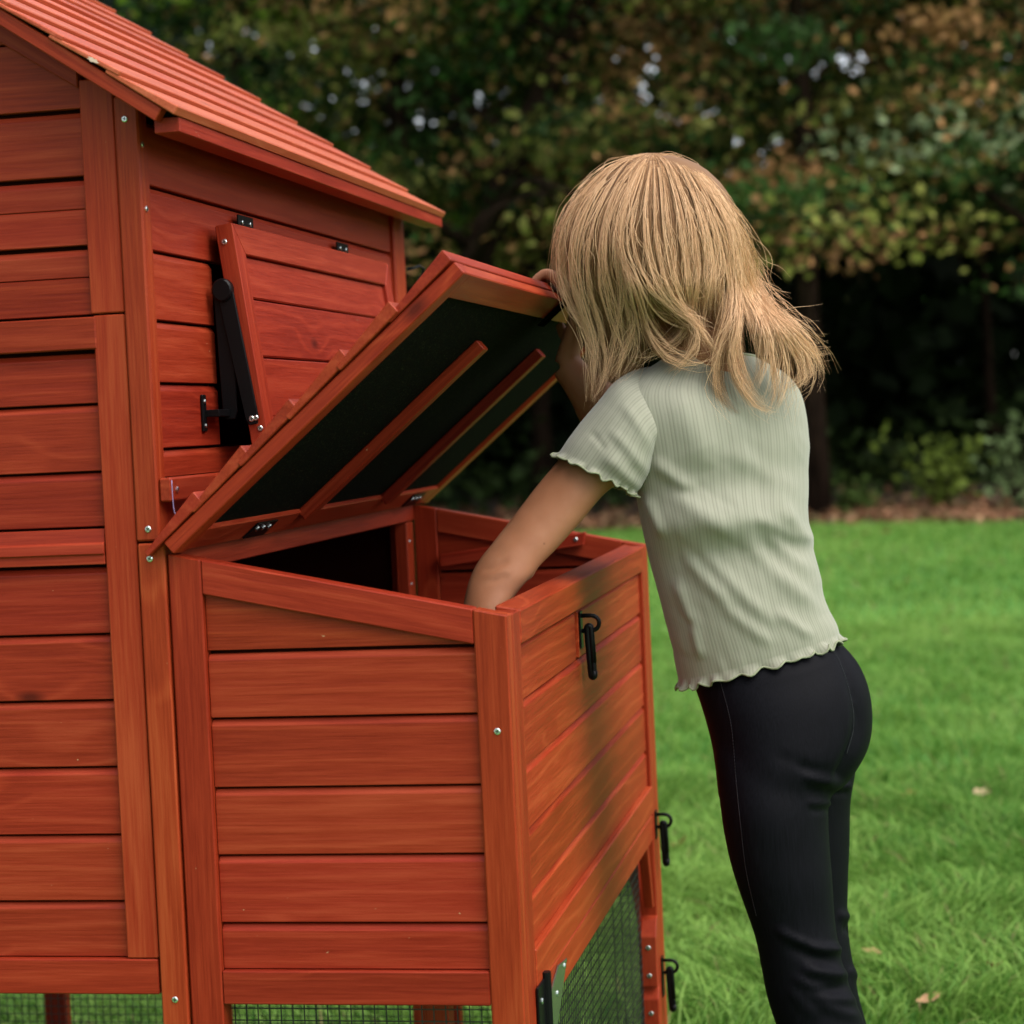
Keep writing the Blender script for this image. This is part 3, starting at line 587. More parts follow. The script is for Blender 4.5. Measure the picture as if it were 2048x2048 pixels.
def remesh(name, parts, vox, smooth, mat, parent):
    """one continuous surface from overlapping closed pieces"""
    V = []; F = []
    for v, f in parts:
        i0 = len(V); V += [tuple(map(float, q)) for q in v]; F += [tuple(int(i) + i0 for i in q) for q in f]
    me = bpy.data.meshes.new('tmp'); me.from_pydata(V, [], F); me.update()
    bm = bmesh.new(); bm.from_mesh(me)
    bmesh.ops.recalc_face_normals(bm, faces=bm.faces); bm.to_mesh(me); bm.free()
    o = bpy.data.objects.new('tmp', me); COL.objects.link(o)
    r = o.modifiers.new('r', 'REMESH'); r.mode = 'VOXEL'; r.voxel_size = vox
    s_ = o.modifiers.new('s', 'SMOOTH'); s_.factor = 0.5; s_.iterations = smooth
    dg = bpy.context.evaluated_depsgraph_get(); dg.update(); ev = o.evaluated_get(dg)
    m2 = bpy.data.meshes.new_from_object(ev); bpy.data.objects.remove(o)
    n = len(m2.vertices); co = np.empty(n * 3, np.float32); m2.vertices.foreach_get('co', co); co = co.reshape(-1, 3)
    nf = len(m2.polygons); ls = np.empty(len(m2.loops), np.int32); m2.loops.foreach_get('vertex_index', ls)
    nr = np.empty(n * 3, np.float32); m2.vertices.foreach_get('normal', nr)
    q = ls.reshape(-1, 4)
    bpy.data.meshes.remove(m2)
    return co, q, nr.reshape(-1, 3)
def ellipsoid(c, a, b, d, R3=np.eye(3), n=20, m=14):
    th = np.linspace(0, np.pi, m); V = []
    ph = np.linspace(0, 2 * np.pi, n, endpoint=False)
    for t_ in th: V += [(np.sin(t_) * np.cos(f) * a, np.sin(t_) * np.sin(f) * b, np.cos(t_) * d) for f in ph]
    V = np.array(V) @ np.asarray(R3).T + c
    F = []
    for i in range(m - 1):
        for j in range(n): F.append((i * n + j, (i + 1) * n + j, (i + 1) * n + (j + 1) % n, i * n + (j + 1) % n))
    return V, F
def rings_tube(R3):                                        # (m, n, 3) -> closed tube
    m, n, _ = R3.shape; F = [list(q) for q in grid_faces(m, n)]
    F.append(list(range(n))); F.append([(m - 1) * n + j for j in range(n)][::-1])
    return R3.reshape(-1, 3), F
def gauss_fold(px, py, segs):
    """relief of cloth folds: each seg (x0, y0, x1, y1, width, height) in 2048 px measured on the cloth"""
    h = np.zeros_like(px)
    for (x0, y0, x1, y1, w_, a) in segs:
        dx, dy = x1 - x0, y1 - y0; l = math.hypot(dx, dy); t_ = ((px - x0) * dx + (py - y0) * dy) / (l * l)
        dist = ((px - x0) * -dy + (py - y0) * dx) / l; dist = dist + 0.12 * l * (np.clip(t_, 0, 1) - 0.5) ** 2
        h += a * np.exp(-(dist / w_) ** 2) * np.clip(np.minimum(t_ * 4, (1 - t_) * 4), 0, 1)
    return h

# --- torso garment
DT = 2.66
shirt_keys = k19([
    (1281, 1284, 1583, 1196, 2.655, 2.67, .080, .085), (1276, 1262, 1577, 1176, 2.655, 2.67, .082, .085), (1264, 1205, 1556, 1132, 2.65, 2.67, .082, .085),
    (1245, 1130, 1545, 1080, 2.645, 2.67, .080, .082), (1226, 1060, 1531, 1022, 2.64, 2.675, .078, .08), (1212, 998, 1524, 965, 2.63, 2.68, .099, .08),
    (1200, 935, 1525, 900, 2.62, 2.685, .080, .08), (1190, 870, 1526, 835, 2.61, 2.69, .082, .08), (1180, 805, 1520, 780, 2.605, 2.695, .080, .078),
    (1175, 752, 1508, 738, 2.61, 2.70, .072, .074), (1200, 712, 1485, 708, 2.625, 2.70, .060, .066), (1240, 684, 1455, 690, 2.64, 2.695, .050, .058), (1266, 666, 1424, 674, 2.65, 2.69, .046, .050)])
NS, MS = 176, 150
SR = loft(shirt_keys, MS, NS, 2.15)
def displace(Rr, fn):
    m, n, _ = Rr.shape
    du = np.roll(Rr, -1, 1) - np.roll(Rr, 1, 1); dv = np.gradient(Rr, axis=0); nn = np.cross(du, dv); nn /= np.linalg.norm(nn, axis=2)[..., None] + 1e-12
    c = Rr.mean(1, keepdims=True); s_ = np.sign(((Rr - c) * nn).sum(2).mean()); nn *= s_
    px, py, _ = proj(Rr); cam_side = ((CAM - Rr) * nn).sum(2) > 0
    return Rr + nn * (fn(px, py, Rr) * 1.0)[..., None], nn
c4x = lambda x, y: (900 + x / 2.1467, 1000 + y / 2.1467)
def seg4(x0, y0, x1, y1, w_, a): return (*c4x(x0, y0), *c4x(x1, y1), w_, a)
folds = [seg4(985, 215, 1210, 470, 15, .0045), seg4(1040, 180, 1400, 560, 16, .004), seg4(1230, 150, 1600, 500, 18, .004), seg4(960, 330, 1060, 560, 12, .0035), seg4(1330, 130, 1560, 330, 14, .0032), seg4(1130, 420, 1400, 640, 14, .003), seg4(1420, 30, 1560, 210, 13, .003),
         seg4(1040, 520, 1080, 690, 10, .003), seg4(1390, 470, 1560, 600, 12, .003), (1330, 980, 1480, 1080, 20, .0035), (1300, 920, 1390, 985, 14, .004), (1450, 900, 1600, 990, 22, .003), (1500, 1030, 1620, 1090, 16, .003), (1290, 985, 1330, 1080, 10, .004)]
gl = np.random.default_rng(3)
bumps = [(gl.uniform(1270, 1640), gl.uniform(760, 1340), gl.uniform(0, 6.28), gl.uniform(40, 120), gl.uniform(7, 16), gl.uniform(-.0011, .0012)) for _ in range(70)]
def shirt_rel(px, py, Rr):
    h = 1.5 * gauss_fold(px, py, folds)
    h += gauss_fold(px, py, [(x, y, x + math.cos(0.9 + 0.35 * math.sin(a)) * l, y + math.sin(0.9 + 0.35 * math.sin(a)) * l, w_, q) for (x, y, a, l, w_, q) in bumps])
    h += gauss_fold(px, py, [(1345 , 770, 1420, 940, 34, .006), (1490, 790, 1560, 1230, 26, -.004)])          # shoulder blade, spine hollow
    return h
SR, _ = displace(SR, shirt_rel)
def cloth(name, Rr, mat, parent, umetre, v0=0.0, hem=None, closed=True, extra=None):
    m, n, _ = Rr.shape
    if hem: Rr = hem(Rr)
    mid = Rr[m // 2]; per = np.linalg.norm(np.roll(mid, -1, 0) - mid, axis=1); u = np.concatenate([[0], np.cumsum(per)])
    vlen = np.concatenate([[0], np.cumsum(np.linalg.norm(np.diff(Rr.mean(1), axis=0), axis=1))])
    F = grid_faces(m, n); V = Rr.reshape(-1, 3)
    me = bpy.data.meshes.new(name); me.vertices.add(len(V)); me.vertices.foreach_set('co', V.astype(np.float32).ravel())
    nf = len(F); me.loops.add(nf * 4); me.loops.foreach_set('vertex_index', F.astype(np.int32).ravel()); me.polygons.add(nf)
    me.polygons.foreach_set('loop_start', np.arange(0, nf * 4, 4, dtype=np.int32)); me.polygons.foreach_set('loop_total', np.full(nf, 4, np.int32)); me.polygons.foreach_set('use_smooth', np.ones(nf, bool))
    me.materials.append(mat); me.update(calc_edges=True)
    ii = np.repeat(np.arange(m - 1), n); jj = np.tile(np.arange(n), m - 1)
    uvc = np.stack([np.stack([u[jj], vlen[ii]], -1), np.stack([u[jj], vlen[ii + 1]], -1), np.stack([u[jj + 1], vlen[ii + 1]], -1), np.stack([u[jj + 1], vlen[ii]], -1)], 1)
    uvl = me.uv_layers.new(name='UVMap'); uvl.data.foreach_set('uv', uvc.astype(np.float32).ravel())
    return link(bpy.data.objects.new(name, me), parent)
def lettuce(amp, rows, cyc, seed, flip=1):
    """rippled (lettuce) edge on the first rows of a tube"""
    def f(Rr):
        Rr = Rr.copy(); m, n, _ = Rr.shape; g = np.random.default_rng(seed); th = np.linspace(0, 2 * np.pi, n, endpoint=False)
        ph = sum(g.uniform(.25, 1.0) * np.sin(th * (cyc + k) + g.uniform(0, 6.28)) for k in (-7, -4, -2, 0, 1, 3, 6)) / 2.2
        ph2 = sum(g.uniform(.3, 1) * np.sin(th * (cyc + k) + g.uniform(0, 6.28)) for k in (-3, 1, 4)) / 2
        c = Rr.mean(1, keepdims=True); d = Rr - c; d /= np.linalg.norm(d, axis=2)[..., None] + 1e-9; ax = Rr[0].mean(0) - Rr[6].mean(0); ax /= np.linalg.norm(ax)
        for i in range(rows):
            e = (1 - i / rows) ** 1.6
            Rr[i] += d[i] * (amp * e * (ph + 0.75))[:, None] + ax * (amp * 0.8 * e * ph2)[:, None]
        return Rr
    return f
# hem: densify the last centimetre so the ripples read
def add_hem(Rr, nrow=8, length=0.012):
    d = Rr[0] - Rr[2]; d /= np.linalg.norm(d, axis=1)[:, None] + 1e-9
    rows = [Rr[0] + d * length * (1 - i / nrow) for i in range(nrow)]
    return np.concatenate([np.array(rows), Rr])
SRh = lettuce(0.0052, 9, 26, 5)(add_hem(SR[2:], 8, 0.010))
top = cloth('top', SRh, KNIT, girl, 0)
# neckband and overlocked hem edge
def edge_roll(name, loop, r, mat, parent):
    loop = np.vstack([loop, loop[:1]]); V, F = tube_v(loop, r, 6, cap=False); return mesh(name, V, F, mat, parent, smooth=True)
HEMC = plain('sage_overlock_thread', (0.22, 0.235, 0.15), 0.9)
edge_roll('hem_edge', SRh[0], 0.0014, HEMC, top)
edge_roll('neckband', SR[-1], 0.0022, HEMC, top)
# --- left sleeve
slv = k19([(1200, 925, 1056, 852, 2.585, 2.60, .050, .05), (1212, 912, 1072, 828, 2.583, 2.60, .050, .05), (1224, 892, 1096, 796, 2.58, 2.605, .050, .052), (1232, 862, 1128, 758, 2.58, 2.61, .050, .055),
           (1240, 838, 1158, 722, 2.585, 2.615, .046, .055), (1262, 820, 1192, 700, 2.60, 2.63, .034, .05), (1290, 800, 1225, 692, 2.63, 2.64, .02, .045)])
SL_ = loft(slv, 70, 110, 2.1)
def slv_rel(px, py, Rr):
    return gauss_fold(px, py, [(1290, 985, 1200, 905, 14, .004), (1300, 950, 1215, 850, 12, .003), (1310, 905, 1245, 800, 11, .0025), (1180, 870, 1260, 940, 16, .002), (1260, 770, 1330, 900, 14, .003), (1215, 905, 1180, 860, 8, -.002)])
SL_, _ = displace(SL_, slv_rel)
SLh = lettuce(0.0042, 9, 19, 9)(add_hem(SL_, 8, 0.007))
sleeve = cloth('sleeve', SLh, KNIT, top, 0); edge_roll('hem_edge', SLh[0], 0.0013, HEMC, top)
# --- right sleeve (far side, around the lifted arm)
rs = [(p1(1425, 790, 2.75), .040), (p1(1418, 782, 2.78), .044), (p1(1405, 762, 2.81), .047), (p1(1365, 768, 2.835), .044), (p1(1340, 772, 2.845), .044)]
Vr, Fr = tube_v(np.array([q[0] for q in rs]), [q[1] for q in rs], 40, cap=False); mesh('sleeve', Vr, Fr, KNIT, top, smooth=True)

# --- leggings: pelvis and both legs grown into one surface
def px2(rows): return rows
pel = k19([(1300, 1225, 1545, 1150, 2.655, 2.67, .060, .07), (1300, 1268, 1577, 1202, 2.655, 2.67, .070, .078), (1312, 1300, 1615, 1245, 2.65, 2.675, .084, .088), (1327, 1345, 1637, 1295, 2.645, 2.68, .096, .09),
           (1342, 1400, 1644, 1352, 2.64, 2.685, .103, .092), (1350, 1450, 1636, 1405, 2.635, 2.685, .105, .088), (1354, 1490, 1612, 1450, 2.63, 2.68, .099, .08), (1358, 1520, 1590, 1480, 2.63, 2.67, .086, .07)])
lleg = [(1445, 1420, 1640, 1390, 2.635, 2.66, .040, .05), (1436, 1460, 1660, 1432, 2.622, 2.655, .052, .062), (1430, 1505, 1672, 1478, 2.612, 2.647, .060, .068), (1435, 1560, 1664, 1560, 2.605, 2.635, .067, .068), (1442, 1627, 1656, 1622, 2.60, 2.63, .070, .066), (1453, 1694, 1659, 1694, 2.60, 2.625, .066, .062), (1469, 1756, 1664, 1756, 2.60, 2.62, .062, .058),
        (1495, 1831, 1669, 1831, 2.60, 2.62, .056, .054), (1510, 1875, 1675, 1875, 2.60, 2.615, .053, .052), (1520, 1924, 1683, 1918, 2.60, 2.615, .052, .05), (1534, 1996, 1706, 1990, 2.60, 2.615, .052, .05), (1552, 2050, 1731, 2050, 2.60, 2.615, .052, .05),
        (1580, 2120, 1755, 2125, 2.60, 2.615, .052, .048), (1625, 2230, 1780, 2235, 2.605, 2.615, .046, .044), (1672, 2370, 1795, 2375, 2.61, 2.615, .038, .037), (1698, 2480, 1812, 2480, 2.61, 2.615, .036, .036)]
rleg = [(1490, 1400, 1700, 1370, 2.69, 2.72, .04, .05), (1476, 1450, 1716, 1405, 2.695, 2.735, .058, .065), (1470, 1495, 1720, 1450, 2.70, 2.74, .066, .072), (1482, 1550, 1712, 1535, 2.71, 2.745, .068, .07), (1490, 1615, 1701, 1600, 2.715, 2.745, .065, .066), (1500, 1690, 1699, 1685, 2.72, 2.745, .062, .062), (1515, 1756, 1696, 1756, 2.72, 2.745, .058, .058),
        (1530, 1831, 1695, 1825, 2.72, 2.745, .053, .053), (1542, 1890, 1700, 1890, 2.72, 2.74, .05, .05), (1555, 1947, 1711, 1947, 2.72, 2.74, .05, .05), (1566, 1996, 1717, 1990, 2.72, 2.74, .05, .05), (1585, 2060, 1735, 2055, 2.72, 2.74, .05, .048), (1610, 2150, 1750, 2150, 2.72, 2.74, .048, .046), (1650, 2280, 1770, 2280, 2.725, 2.735, .04, .04), (1685, 2440, 1790, 2440, 2.73, 2.735, .036, .036)]
butt_c = [ellipsoid(P(1600, 1445, 2.628), .088, .062, .082), ellipsoid(P(1660, 1425, 2.70), .0505, .055, .078)]
co, q, nr = remesh('leg', [rings_tube(loft(pel, 30, 40, 2.2)), rings_tube(loft(lleg, 60, 36)), rings_tube(loft(rleg, 60, 36))] + [butt_c[1]], 0.0042, 26, LEGG, girl)
px, py, _ = proj(co); face = ((CAM - co) * nr).sum(1) > -0.02
c12 = lambda x, y: (1340 + x / 3.879, 1550 + y / 3.879)
def s12(x0, y0, x1, y1, w_, a): return (*c12(x0, y0), *c12(x1, y1), w_, a)
near = (co - CAM) @ FW < 2.66
lf = [s12(800, 1190, 1120, 1350, 8, .0036), s12(1050, 1340, 1350, 1360, 9, .0055), s12(880, 1330, 1300, 1470, 11, -.003), s12(1000, 1500, 1400, 1570, 11, .0055), s12(930, 1560, 1230, 1700, 10, .003), s12(1050, 1700, 1400, 1640, 10, -.003), s12(1010, 1690, 1480, 1770, 11, .0036), s12(1100, 1760, 1500, 1900, 11, .003), s12(900, 1640, 1150, 1900, 12, .002),
      s12(1000, 10, 1300, 70, 7, .0026), s12(1020, 110, 1300, 150, 8, -.0018), s12(1040, 215, 1290, 235, 7, .0024), s12(1060, 275, 1280, 255, 8, -.0016), s12(960, -70, 1290, -20, 9, -.0016)]
h = 1.35 * gauss_fold(px, py, lf) * face * near
far_f = [s12(1270, 90, 1420, 90, 7, .004), s12(1240, 140, 1400, 130, 7, -.0025), s12(1290, 1090, 1400, 1100, 9, .004), s12(1330, 1190, 1420, 1200, 9, -.003), s12(1380, 1500, 1480, 1580, 9, .003)]
h += gauss_fold(px, py, far_f) * face * (~near)
# cleft and centre seam of the leggings
cl = spline([(1662, 1272), (1690, 1330), (1712, 1400), (1716, 1455), (1700, 1510), (1682, 1550)], 40)
dd = np.min(np.hypot(px[:, None] - cl[None, :, 0], py[:, None] - cl[None, :, 1]), 1); depth_prof = np.interp(py, [1270, 1360, 1450, 1560], [0.0005, .003, .006, .008])
h -= depth_prof * np.exp(-(dd / 13) ** 2) * face * (py < 1575)
h -= .0012 * np.exp(-(dd / 2.6) ** 2) * face * (py < 1575)
h += gauss_fold(px, py, [(1500, 1372, 1690, 1318, 12, .0009), (1640, 1545, 1540, 1505, 14, -.0016)]) * face
co = co + nr * h[:, None]
leggings = fast_mesh('leggings', co, q, LEGG, girl, smooth=True)
# stitched seams: small raised threads
def stitches(name, pts2, n, d, parent, mat, off=0.0):
    pts2 = spline(pts2, n); V = []; F = []
    from mathutils.bvhtree import BVHTree
    bv = BVHTree.FromPolygons([tuple(v) for v in co.tolist()], [tuple(x) for x in q.tolist()])
    for (a, b_) in pts2:
        dr = CR @ np.array([(a - 1024) / FPX, -(b_ - 1024) / FPX, 1.0]); hit = bv.ray_cast(Vector(CAM), Vector(dr).normalized())
        if hit[0] is None: continue
        hp = np.array(hit[0]) - dr * 0.0003 / np.linalg.norm(dr); v, f = tube_v([hp - UPV * .0011, hp + UPV * .0011], 0.0004, 4); i0 = len(V); V += list(v); F += [[i + i0 for i in x] for x in f]
    if V: o = mesh(name, V, F, mat, parent); o['kind'] = 'stuff'
THREAD = plain('black_thread', (0.018, 0.018, 0.024), 0.5)
stitches('seam_stitches', [(1655, 1284), (1682, 1330), (1703, 1400), (1707, 1455), (1694, 1505)], 55, 0, leggings, THREAD)
stitches('seam_stitches', [(1440, 1360), (1462, 1450), (1472, 1560), (1480, 1640), (1492, 1740), (1512, 1830)], 90, 0, leggings, THREAD)

# --- body (one continuous surface)
B = []
B.append(rings_tube(loft([(r[0] + 14, r[1], r[2] - 14, r[3], r[4], r[5], r[6] - .012, r[7] - .012) for r in shirt_keys[:-1]], 30, 40, 2.1)))
B.append(rings_tube(loft([(r[0] + 10, r[1], r[2] - 10, r[3], r[4], r[5], r[6] - .020, r[7] - .020) for r in pel], 24, 40, 2.1)))
B.append(rings_tube(loft([(r[0] + 9, r[1], r[2] - 9, r[3], r[4], r[5], r[6] - .014, r[7] - .014) for r in lleg], 40, 24)))
B.append(rings_tube(loft([(r[0] + 9, r[1], r[2] - 9, r[3], r[4], r[5], r[6] - .014, r[7] - .014) for r in rleg], 40, 24)))
HC = p1(1246, 450, 2.665)                                  # head centre
fdir = -0.80 * RT + 0.38 * FW - 0.46 * UPV; fdir /= np.linalg.norm(fdir)          # the face looks left, away and down
hup = UPV - fdir * (UPV @ fdir); hup /= np.linalg.norm(hup); hsd = np.cross(hup, fdir)
HR3 = np.stack([fdir, hsd, hup], 1)
def H(f, s, u): return HC + fdir * f + hsd * s + hup * u
NB = p1(1342, 735, 2.655)
B.append(tube_v(np.array([NB + np.array([0, 0, -.03]), NB, p1(1335, 672, 2.652), p1(1318, 620, 2.655), p1(1290, 540, 2.66)]), [.062, .052, .043, .042, .044], 24))
B.append(ellipsoid(HC, .090, .072, .092, HR3)); B.append(ellipsoid(H(.028, 0, -.052), .056, .050, .055, HR3)); B.append(ellipsoid(H(.054, 0, -.088), .020, .022, .016, HR3))
B.append(tube_v(np.array([H(.074, 0, -.002), H(.084, 0, -.022), H(.094, 0, -.034), H(.082, 0, -.040)]), [.007, .008, .0095, .008], 10))
for s_ in (-1, 1):
    B.append(ellipsoid(H(-.004, s_ * .074, -.018), .016, .007, .026, HR3)); B.append(ellipsoid(H(.076, s_ * .030, -.004), .012, .018, .007, HR3)); B.append(ellipsoid(H(.070, s_ * .034, -.038), .014, .017, .014, HR3))
    B.append(ellipsoid(H(.080, 0, -.062 - .0035 * s_), .006, .017, .0042, HR3))
# left arm: into the box
arm = k19([(1255, 838, 1172, 735, 2.60, 2.63, .036, .04), (1222, 868, 1118, 780, 2.59, 2.615, .036, .038), (1187, 902, 1083, 822, 2.585, 2.61, .036, .037), (1143, 930, 1054, 866, 2.58, 2.605, .034, .035),
           (1096, 985, 1008, 922, 2.575, 2.60, .0325, .033), (1050, 1036, 958, 988, 2.57, 2.59, .0305, .031), (1022, 1064, 926, 1028, 2.565, 2.58, .030, .030), (1000, 1090, 901, 1060, 2.555, 2.575, .0295, .03),
           (975, 1120, 884, 1096, 2.55, 2.565, .028, .029), (957, 1148, 875, 1135, 2.54, 2.555, .027, .028), (940, 1190, 868, 1182, 2.53, 2.545, .0245, .025), (925, 1240, 868, 1236, 2.52, 2.53, .019, .02), (920, 1262, 870, 1262, 2.515, 2.525, .0165, .017)])
B.append(rings_tube(loft(arm, 60, 28)))
B.append(ellipsoid(p1(990, 1072, 2.565), .014, .014, .016))                      # point of the elbow
def hand(W0, dirv, palmn, thumb_side, curl):
    """palm and five fingers; dirv = wrist to knuckles, palmn = palm normal, curl = bend per joint (rad)"""
    d = np.array(dirv) / np.linalg.norm(dirv); n_ = np.array(palmn) - d * (np.array(palmn) @ d); n_ /= np.linalg.norm(n_); s_ = np.cross(d, n_) * thumb_side; out = []
    out.append(tube_v(np.array([W0 - d * .012, W0 + d * .012, W0 + d * .035, W0 + d * .058, W0 + d * .066]), [(.018, .013), (.021, .0125), (.028, .0115), (.029, .010), (.024, .008)], 16, squash=n_))
    for k, (off, ln) in enumerate(((.021, .052), (.0075, .058), (-.0065, .054), (-.019, .043))):
        p = W0 + d * .058 + s_ * off; dr = d.copy(); pts = [p - d * .012]; r_ = [.0078]
        for j, fr in enumerate((.45, .3, .25)):
            pts.append(p.copy()); r_.append((.0076, .0070, .0064)[j]); dr = d * math.cos(curl * (j + .5)) + n_ * math.sin(curl * (j + .5)) + s_ * off * .9; dr /= np.linalg.norm(dr); p = p + dr * ln * fr
        pts.append(p); r_.append(.0056); out.append(tube_v(spline(np.array(pts), 12), np.interp(np.linspace(0, 4, 12), range(5), r_), 10))
    p = W0 + d * .016 + s_ * .020; out.append(tube_v(spline(np.array([p - s_ * .012, p + s_ * .008 + d * .008, p + s_ * .018 + d * .026 + n_ * .006, p + s_ * .018 + d * .046 + n_ * .014]), 10), np.linspace(.0105, .0062, 10), 10))
    return out
B += hand(p1(895, 1262, 2.518), -UPV * 1.0 - RT * .12, -RT * .6 + FW * .6, 1, 0.35)
# right arm: up behind the hair to the lid's edge
def Q(u, y, n): return np.array(LP(u, y, n))
RW = Q(.362, .612, -.058); RE = p1(1140, 775, 2.775)
B.append(tube_v(spline(np.array([p1(1440, 790, 2.77), p1(1400, 785, 2.80), p1(1300, 800, 2.82), p1(1200, 795, 2.80), RE]), 16), np.linspace(.041, .033, 16), 20))
B.append(tube_v(spline(np.array([RE + (RE - RW) * .05, RE + (RW - RE) * .15, RE + (RW - RE) * .5 - FW * .006, RW]), 14), [.031, .0325, .034, .034, .033, .032, .030, .028, .0265, .025, .0235, .022, .021, .0205], 20))
RH = Q(.408, .612, -.030)
B.append(tube_v(np.array([RW, RW * .5 + RH * .5, RH, Q(.426, .613, -.012)]), [(.020, .0155), (.022, .014), (.027, .0125), (.030, .0105)], 16, squash=LU * .6 - LN * .5))
for k, (y, ex) in enumerate(((.586, .9), (.604, 1.0), (.622, .97), (.639, .8))):
    pts = spline(np.array([Q(.421, y, -.018), Q(.427, y, -.006), Q(.4285, y - .001, .016), Q(.428, y - .001, .037 + .004 * ex), Q(.416 - .006 * ex, y - .002, .0435), Q(.401 - .012 * ex, y - .002, .0395)]), 16)
    B.append(tube_v(pts, np.linspace(.0088, .0060, 16), 10))
B.append(tube_v(spline(np.array([Q(.385, .624, -.045), Q(.384, .632, -.034), Q(.386, .636, -.020), Q(.390, .638, -.0095)]), 10), np.linspace(.0105, .0066, 10), 10))
for (lg, off) in ((lleg, 0), (rleg, 1)):                    # feet
    a = P((lg[-1][0] + lg[-1][2]) / 2, lg[-1][1], lg[-1][4] + .004); B.append(tube_v(np.array([a + UPV * .02, a * 1, np.array([a[0], a[1], .035]), np.array([a[0] - .05, a[1] + .03, .026]), np.array([a[0] - .11, a[1] + .055, .018])]), [.03, .03, .033, (.034, .024), (.028, .016)], 16))
bco, bq, bnr = remesh('body', B, 0.0036, 7, SKIN, girl)
bpx, bpy_, _ = proj(bco)
bh = gauss_fold(bpx, bpy_, [(962, 1146, 1020, 1120, 6, -.0014), (966, 1158, 1024, 1136, 6, .0010), (975, 1168, 1022, 1152, 5, -.0009), (1080, 1045, 1000, 1110, 40, .001)]) * (((CAM - bco) * bnr).sum(1) > 0)
bco = bco + bnr * bh[:, None]
body = fast_mesh('body', bco, bq, SKIN, girl, smooth=True)
SHOE = plain('white_canvas', (0.6, 0.6, 0.58), 0.8)
for lg in (lleg, rleg):
    a = P((lg[-1][0] + lg[-1][2]) / 2, lg[-1][1], lg[-1][4] + .004)
    V, F = tube_v(np.array([(a[0] + .036, a[1] - .018, .040), (a[0] + .02, a[1] - .01, .040), (a[0] - .05, a[1] + .03, .034), (a[0] - .11, a[1] + .055, .026), (a[0] - .145, a[1] + .07, .018)]), [(.030, .034), (.036, .040), (.040, .034), (.036, .026), (.020, .014)], 18, squash=(0, 0, 1)); mesh('shoe', V, F, SHOE, girl, smooth=True)
